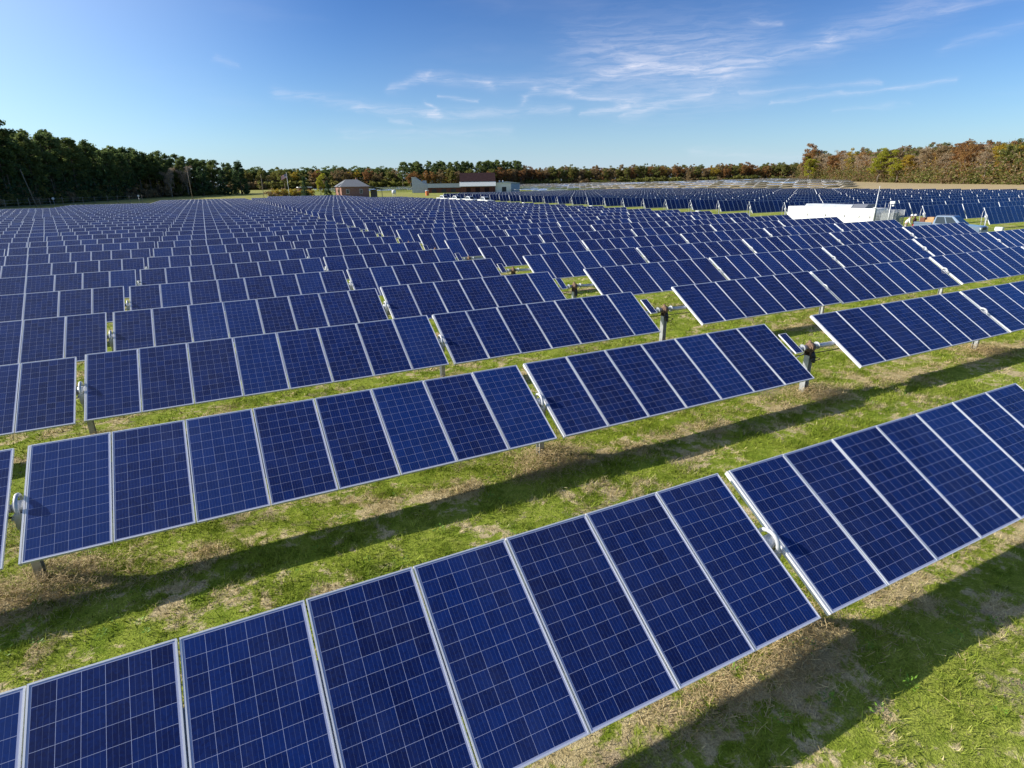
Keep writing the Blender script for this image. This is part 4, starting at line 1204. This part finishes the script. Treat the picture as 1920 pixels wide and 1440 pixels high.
# ------------------------------------------------------------------ inverter enclosure in the aisle
o = thing('inverter_enclosure', 'long white equipment enclosure with grey roof unit and mesh cage', 'equipment enclosure', (66, 35.7, 0))
mb = MB(); mb.box((0, 0, 0.25), (2.4, 10.75, 2.1)); link('body', bevel(mb.mesh('body', M_WHITE), .04), o)
mb = MB(); mb.prism([(0.25, 2.11), (2.1, 2.11), (2.1, 2.42), (0.55, 2.42)], 2.9, 8.7); link('roof_unit', fixn(mb.mesh('roof_unit', M_GREYWALL)), o)
mb = MB(); mb.prism([(0.25, 2.11), (2.1, 2.11), (2.1, 2.5), (0.75, 2.5)], 1.3, 2.85); link('roof_hood', fixn(mb.mesh('roof_hood', mat('dark_slate', (0.14, 0.15, 0.18), .5))), o)
for y0, y1 in ((.3, 1.2), (1.5, 2.5), (3.2, 5.2), (5.5, 7.5), (7.8, 10.3)):
    mb = MB(); mb.box((-.03, y0, .4), (-.004, y1, 1.95)); d = link('door', bevel(mb.mesh('door', M_WHITE), .012, 1), o)
    mb = MB(); mb.box((-.07, y0 + .08, 1.1), (-.035, y0 + .13, 1.35)); link('handle', mb.mesh('handle', M_DARK), d)
mb = MB()
mb.box((.05, .02, 0), (2.3, 10.7, .25)); link('skid', mb.mesh('skid', M_DARK), o)
cg = MB()
for k in range(13): y = -2.0 + k * .155; cg.box((.0, y, .3), (.02, y + .014, 2.0)); cg.box((1.9, y, .3), (1.92, y + .014, 2.0))
for k in range(12): z = .35 + k * .15; cg.box((.0, -2.0, z), (.02, -.1, z + .014)); cg.box((1.9, -2, z), (1.92, -.1, z + .014)); cg.box((0, -2.02, z), (1.92, -2.0, z + .014))
for k in range(13): x = k * .155; cg.box((x, -2.02, .3), (x + .014, -2.0, 2.0))
for x, y in ((0, -2), (1.88, -2), (0, -.15), (1.88, -.15)): cg.box((x, y, 0), (x + .05, y + .05, 2.05))
link('mesh_cage', cg.mesh('mesh_cage', M_GALV), o)
mb = MB(); mb.box((.3, -1.8, .2), (1.6, -.5, 1.75)); link('transformer', bevel(mb.mesh('transformer', mat('grey_cabinet', (.2, .22, .23), .6)), .05), o)
for y in (-.75, -1.1):
    mb = MB(); mb.tube([(.4, y, 1.75), (.4, y, 2.75)], .02, 6); link('antenna', mb.mesh('antenna', M_GALV), o)
o2 = thing('weather_mast', 'slim white mast standing at the corner of the mesh cage', 'mast', (65.9, 35.62, 0))
mb = MB(); mb.tube([(0, 0, 0), (0, 0, 2.1), (0, -.05, 4.4)], [.07, .06, .03], 8); link('pole', mb.mesh('pole', M_CAST), o2)
mb = MB(); mb.tube([(0, -.25, 2.2), (0, .3, 2.25)], .025, 6); mb.tube([(0, .0, 2.1), (0, .0, 2.3)], .1, 8); link('bracket', mb.mesh('bracket', M_CAST), o2)
o3 = thing('camera_pole', 'short white pole with a security camera head above the mesh cage', 'camera pole', (65.93, 34.1, 0))
mb = MB(); mb.tube([(0, 0, 0), (0, 0, 2.65)], .05, 8); link('pole', mb.mesh('pole', M_CAST), o3)
mb = MB(); mb.box((-.12, -.42, 2.65), (.12, .08, 2.9)); mb.box((-.08, -.36, 2.4), (.08, -.16, 2.55)); link('camera_head', bevel(mb.mesh('camera_head', M_WHITE), .03), o3)

# white control cabinets along the aisle
for k, (u, v, l) in enumerate(((72.5, 127, 'beyond the last white pickup'), (72.6, 98, 'midway along the aisle'), (72.6, 68.2, 'left of the enclosure, at a steep table end'), (72.8, 59, 'nearest the left end of the enclosure'), (72.5, 37.0, 'just right of the mesh cage'), (73.0, 27.2, 'right of the blue pickup'))):
    o = thing('control_cabinet', 'white control cabinet in the aisle, ' + l, 'cabinet', (u, v, 0), 0.0, 'white cabinets along the aisle')
    o.scale = (1, 1, 1) if k < 4 else (.8, .8, .65)
    mb = MB(); mb.box((-.25, -.42, .1), (.25, .42, .62)); link('case', bevel(mb.mesh('case', M_WHITE), .03), o)
    mb = MB(); mb.box((-.2, -.36, -.05), (.2, .36, .098)); link('plinth', mb.mesh('plinth', M_GALV), o)


# ------------------------------------------------------------------ pickups
def car_paint(name, col): return mat(name, col, 0.28, 0.1, 0.5, coat=0.6)


M_TYRE = mat('tyre_rubber', (0.02, 0.02, 0.02), 0.85); M_RIM = mat('wheel_rim', (0.5, 0.5, 0.52), 0.35, 0.8)
M_LAMP = mat('headlight_glass', (0.75, 0.76, 0.78), 0.15); M_RED = mat('red_lens', (0.45, 0.02, 0.02), 0.3)


def pickup(label, loc, rz, paint, group=None):
    """x forward, length 5.4, origin at the ground centre"""
    o = thing('pickup_truck', label, 'pickup truck', loc, rz, group)
    # lower body with wheel arches
    prof = [(-2.65, .45), (-2.15, .42)]
    def arch(cx, r=.44): return [(cx + r * math.cos(a), .40 + r * math.sin(a)) for a in np.linspace(math.pi, 0, 9)]
    prof = [(-2.68, .52)] + arch(-1.65) + arch(1.7) + [(2.62, .45), (2.7, .62), (2.66, .92), (2.5, 1.02), (1.25, 1.10), (.9, 1.10), (-.75, 1.08), (-2.66, 1.08)]
    mb = MB(); mb.prism(prof, -.92, .92); body = link('body', bevel(fixn(mb.mesh('body', paint)), .05, 2), o)
    # cab with sloped glass: lower ring wide, roof ring narrow
    lo = [(1.28, .86), (1.28, -.86), (-1.12, -.86), (-1.12, .86)]; hi = [(.42, .70), (.42, -.70), (-.98, -.72), (-.98, .72)]
    mb = MB(); zl, zh = 1.08, 1.80
    L = [(x, y, zl) for x, y in lo]; H = [(x, y, zh) for x, y in hi]; T = [(x * .9 - .02, y * .86, zh + .07) for x, y in hi]
    for k in range(4): j = (k + 1) % 4; mb.poly([L[k], L[j], H[j], H[k]]); mb.poly([H[k], H[j], T[j], T[k]])
    mb.poly(T); cab = link('cab', bevel(fixn(mb.mesh('cab', paint)), .03, 2), body)
    def pane(k, u0, u1, v0=.10, v1=.92):
        j = (k + 1) % 4
        def P(u, v):
            a = Vector(L[k]).lerp(Vector(L[j]), u); b2 = Vector(H[k]).lerp(Vector(H[j]), u); return a.lerp(b2, v)
        n = (Vector(L[j]) - Vector(L[k])).cross(Vector(H[k]) - Vector(L[k])).normalized()
        c = (sum((Vector(x) for x in L + H), Vector()) / 8); mid = P(.5, .5)
        if n.dot(mid - c) < 0: n = -n
        q = [P(u0, v0) + n * .012, P(u1, v0) + n * .012, P(u1, v1) + n * .012, P(u0, v1) + n * .012]
        mb = MB(); mb.poly(q); mb.poly([p - n * .03 for p in reversed(q)])
        for a, b2 in ((0, 1), (1, 2), (2, 3), (3, 0)): mb.poly([q[b2], q[a], q[a] - n * .03, q[b2] - n * .03])
        return fixn(mb.mesh('window', M_WINDOW))
    link('windscreen', pane(0, .08, .92), body); link('rear_window', pane(2, .1, .9, .2, .85), body)
    for k in (1, 3):
        link('side_window', pane(k, .14, .50) if k == 1 else pane(k, .50, .86), body); link('side_window', pane(k, .535, .93) if k == 1 else pane(k, .07, .465), body)
    # load bed: open box lined dark
    mb = MB(); mb.box((-2.55, -.74, 1.082), (-1.22, .74, 1.09)); link('bed_floor', mb.mesh('bed_floor', M_DARK), body)
    mb = MB()
    for y in (-.90, .80): mb.box((-2.66, y, 1.085), (-1.16, y + .10, 1.24))
    mb.box((-2.66, -.8, 1.085), (-2.58, .8, 1.24)); link('bed_rail', bevel(mb.mesh('bed_rail', paint), .02, 1), body)
    for sx in (-1.65, 1.7):
        for sy in (-1, 1):
            mb = MB(); mb.tube([(sx, sy * .70, .38), (sx, sy * .74, .38), (sx, sy * .91, .38), (sx, sy * .94, .38)], [.34, .38, .38, .34], 20); w = link('wheel', mb.mesh('wheel', M_TYRE), o)
            mb = MB(); mb.tube([(sx, sy * .93, .38), (sx, sy * .955, .38)], .23, 14); link('rim', mb.mesh('rim', M_RIM), w)
    for sy in (-1, 1):
        mb = MB(); mb.box((2.45, sy * .72 - .17, .74), (2.715, sy * .72 + .17, .94)); link('headlight', bevel(mb.mesh('headlight', M_LAMP), .02), body)
        mb = MB(); mb.box((-2.70, sy * .82 - .07, .70), (-2.62, sy * .82 + .07, 1.0)); link('tail_light', mb.mesh('tail_light', M_RED), body)
        mb = MB(); mb.box((.85, sy * 1.02 - .1, 1.10), (1.0, sy * 1.02 + .1, 1.28)); link('mirror', bevel(mb.mesh('mirror', paint), .02), body)
    mb = MB(); mb.box((2.5, -.5, .70), (2.712, .5, .95)); link('grille', mb.mesh('grille', M_DARK), body)
    mb = MB(); mb.box((2.55, -.9, .42), (2.80, .9, .62)); link('bumper', bevel(mb.mesh('bumper', M_RIM), .04), body)
    return o


M_BLUECAR = car_paint('grey_blue_paint', (0.16, 0.22, 0.31)); M_WHITECAR = car_paint('white_car_paint', (0.82, 0.82, 0.83))
pickup('grey blue pickup truck parked on the grass aisle, facing right', (63.6, 27.0, 0), R(-90 + 8), M_BLUECAR)
for k, (u, v, l) in enumerate(((68.6, 171.5, 'leftmost white pickup of the four parked beyond the panels'), (68.8, 161.5, 'second white pickup from the left of the four'), (68.6, 151.0, 'third white pickup from the left, its cab darkest'), (68.4, 140.5, 'rightmost white pickup of the four parked beyond the panels'))):
    pickup(l, (u, v, 0), R(-72 - 4 * k), M_WHITECAR, 'white pickups parked in the aisle')
# cargo in the blue truck's bed
mb = MB(); mb.box((-.5, -.45, 0), (.5, .35, .32)); mb.box((-.38, -.3, .32), (.42, .25, .55))
thing('wooden_crate', 'stack of tan wooden crates in the blue pickup bed', 'crate', (63.4, 28.55, 1.1), .2, data=bevel(mb.mesh('wooden_crate', mat('raw_timber', (.48, .30, .14), .8, nscale=5, namt=.2)), .01, 1))
mb = MB(); mb.box((-.22, -.2, 0), (.22, .2, .5))
thing('brown_box', 'small dark brown box at the tail of the blue pickup bed', 'box', (63.35, 29.25, 1.1), .1, data=bevel(mb.mesh('brown_box', mat('brown_card', (.17, .07, .04), .8)), .01, 1))


# ------------------------------------------------------------------ people
def person(label, loc, rz, shirt, trousers, bend=0.0):
    o = thing('person', label, 'person', loc, rz)
    def skin(name, nodes, edges, m_, sub=2, parent=o):
        me = bpy.data.meshes.new(name); me.from_pydata([n[0] for n in nodes], edges, []); ob = link(name, me, parent)
        md = ob.modifiers.new('skin', 'SKIN'); sv = me.skin_vertices[0].data if me.skin_vertices else None
        if sv is None:
            bm = bmesh.new(); bm.from_mesh(me); bm.verts.layers.skin.verify(); bm.to_mesh(me); bm.free(); sv = me.skin_vertices[0].data
        for k, n in enumerate(nodes): sv[k].radius = (n[1], n[2] if len(n) > 2 else n[1]); sv[k].use_root = (k == 0)
        s = ob.modifiers.new('sub', 'SUBSURF'); s.levels = sub; s.render_levels = sub
        me.materials.append(m_); return ob
    sk = mat('skin', (.42, .25, .18), .6); fx = bend
    N = [((0, 0, .95), .13, .15), ((.04 * fx, 0, 1.15), .12, .15), ((.22 * fx, 0, 1.38), .12, .19), ((.30 * fx, 0, 1.50), .055), ((.36 * fx, 0, 1.60), .075, .075), ((.37 * fx, 0, 1.70), .088, .082)]
    E = [(0, 1), (1, 2), (2, 3), (3, 4), (4, 5)]
    for sy in (-1, 1):
        b0 = len(N)
        N += [((0, sy * .10, .86), .09), ((.03, sy * .11, .48), .06), ((0, sy * .115, .09), .045), ((.12, sy * .12, .045), .04)]
        E += [(0, b0), (b0, b0 + 1), (b0 + 1, b0 + 2), (b0 + 2, b0 + 3)]
        b1 = len(N); hx = .22 * fx
        N += [((hx, sy * .21, 1.41), .055), ((hx + .03, sy * .27, 1.14), .042), ((hx + .2, sy * .25, .93), .032), ((hx + .27, sy * .245, .87), .03)]
        E += [(2, b1), (b1, b1 + 1), (b1 + 1, b1 + 2), (b1 + 2, b1 + 3)]
        for k in range(5):
            c0 = len(N); dy = (k - 1.5) * .02 if k < 4 else -.045; L_ = (.075, .085, .08, .065, .05)[k]
            N += [((hx + .30, sy * (.245 + dy), .845), .009), ((hx + .31 + L_ * .4, sy * (.245 + dy * 1.2), .80 - L_ * .2), .008)]
            E += [(b1 + 3, c0), (c0, c0 + 1)]
    body = skin('person_body', N, E, sk)
    t = [((0, 0, .93), .15, .17), ((.04 * fx, 0, 1.15), .14, .17), ((.22 * fx, 0, 1.38), .14, .20), ((.27 * fx, 0, 1.46), .09, .1)]
    te = [(0, 1), (1, 2), (2, 3)]
    for sy in (-1, 1):
        b0 = len(t); hx = .22 * fx
        t += [((hx, sy * .215, 1.41), .07), ((hx + .03, sy * .27, 1.14), .056), ((hx + .17, sy * .253, .96), .045)]; te += [(2, b0), (b0, b0 + 1), (b0 + 1, b0 + 2)]
    skin('shirt', t, te, shirt)
    t = [((0, 0, .97), .15, .165)]; te = []
    for sy in (-1, 1):
        b0 = len(t); t += [((0, sy * .105, .84), .105), ((.03, sy * .112, .48), .078), ((.0, sy * .115, .10), .07)]; te += [(0, b0), (b0, b0 + 1), (b0 + 1, b0 + 2)]
    skin('trousers', t, te, trousers)
    mb = MB(); hx = .37 * fx
    mb.tube([(hx, 0, 1.72), (hx, 0, 1.73), (hx, 0, 1.78), (hx - .01, 0, 1.84), (hx - .01, 0, 1.87)], [.155, .13, .125, .085, .02], 14); link('hard_hat', mb.mesh('hard_hat', M_WHITE), o)
    mb = MB(); mb.tube([(hx + .075, -.035, 1.665), (hx + .092, -.035, 1.665)], .012, 6); mb.tube([(hx + .075, .035, 1.665), (hx + .092, .035, 1.665)], .012, 6); link('eye', mb.mesh('eye', M_DARK), body)
    mb = MB(); mb.tube([(hx + .08, 0, 1.66), (hx + .108, 0, 1.625)], [.008, .014], 6); link('nose', mb.mesh('nose', sk), body)
    return o


person('person in dark red-brown clothes and white hard hat behind the blue pickup', (63.7, 30.2, 0), R(-80), mat('red_brown_cloth', (.16, .05, .035), .85), mat('dark_trousers', (.05, .045, .05), .85))
person('person in a white shirt and white hard hat bending beside the pickup tail', (63.1, 30.6, 0), R(-60), mat('white_cloth', (.78, .76, .74), .85), mat('pale_trousers', (.5, .46, .42), .85), 1.0)
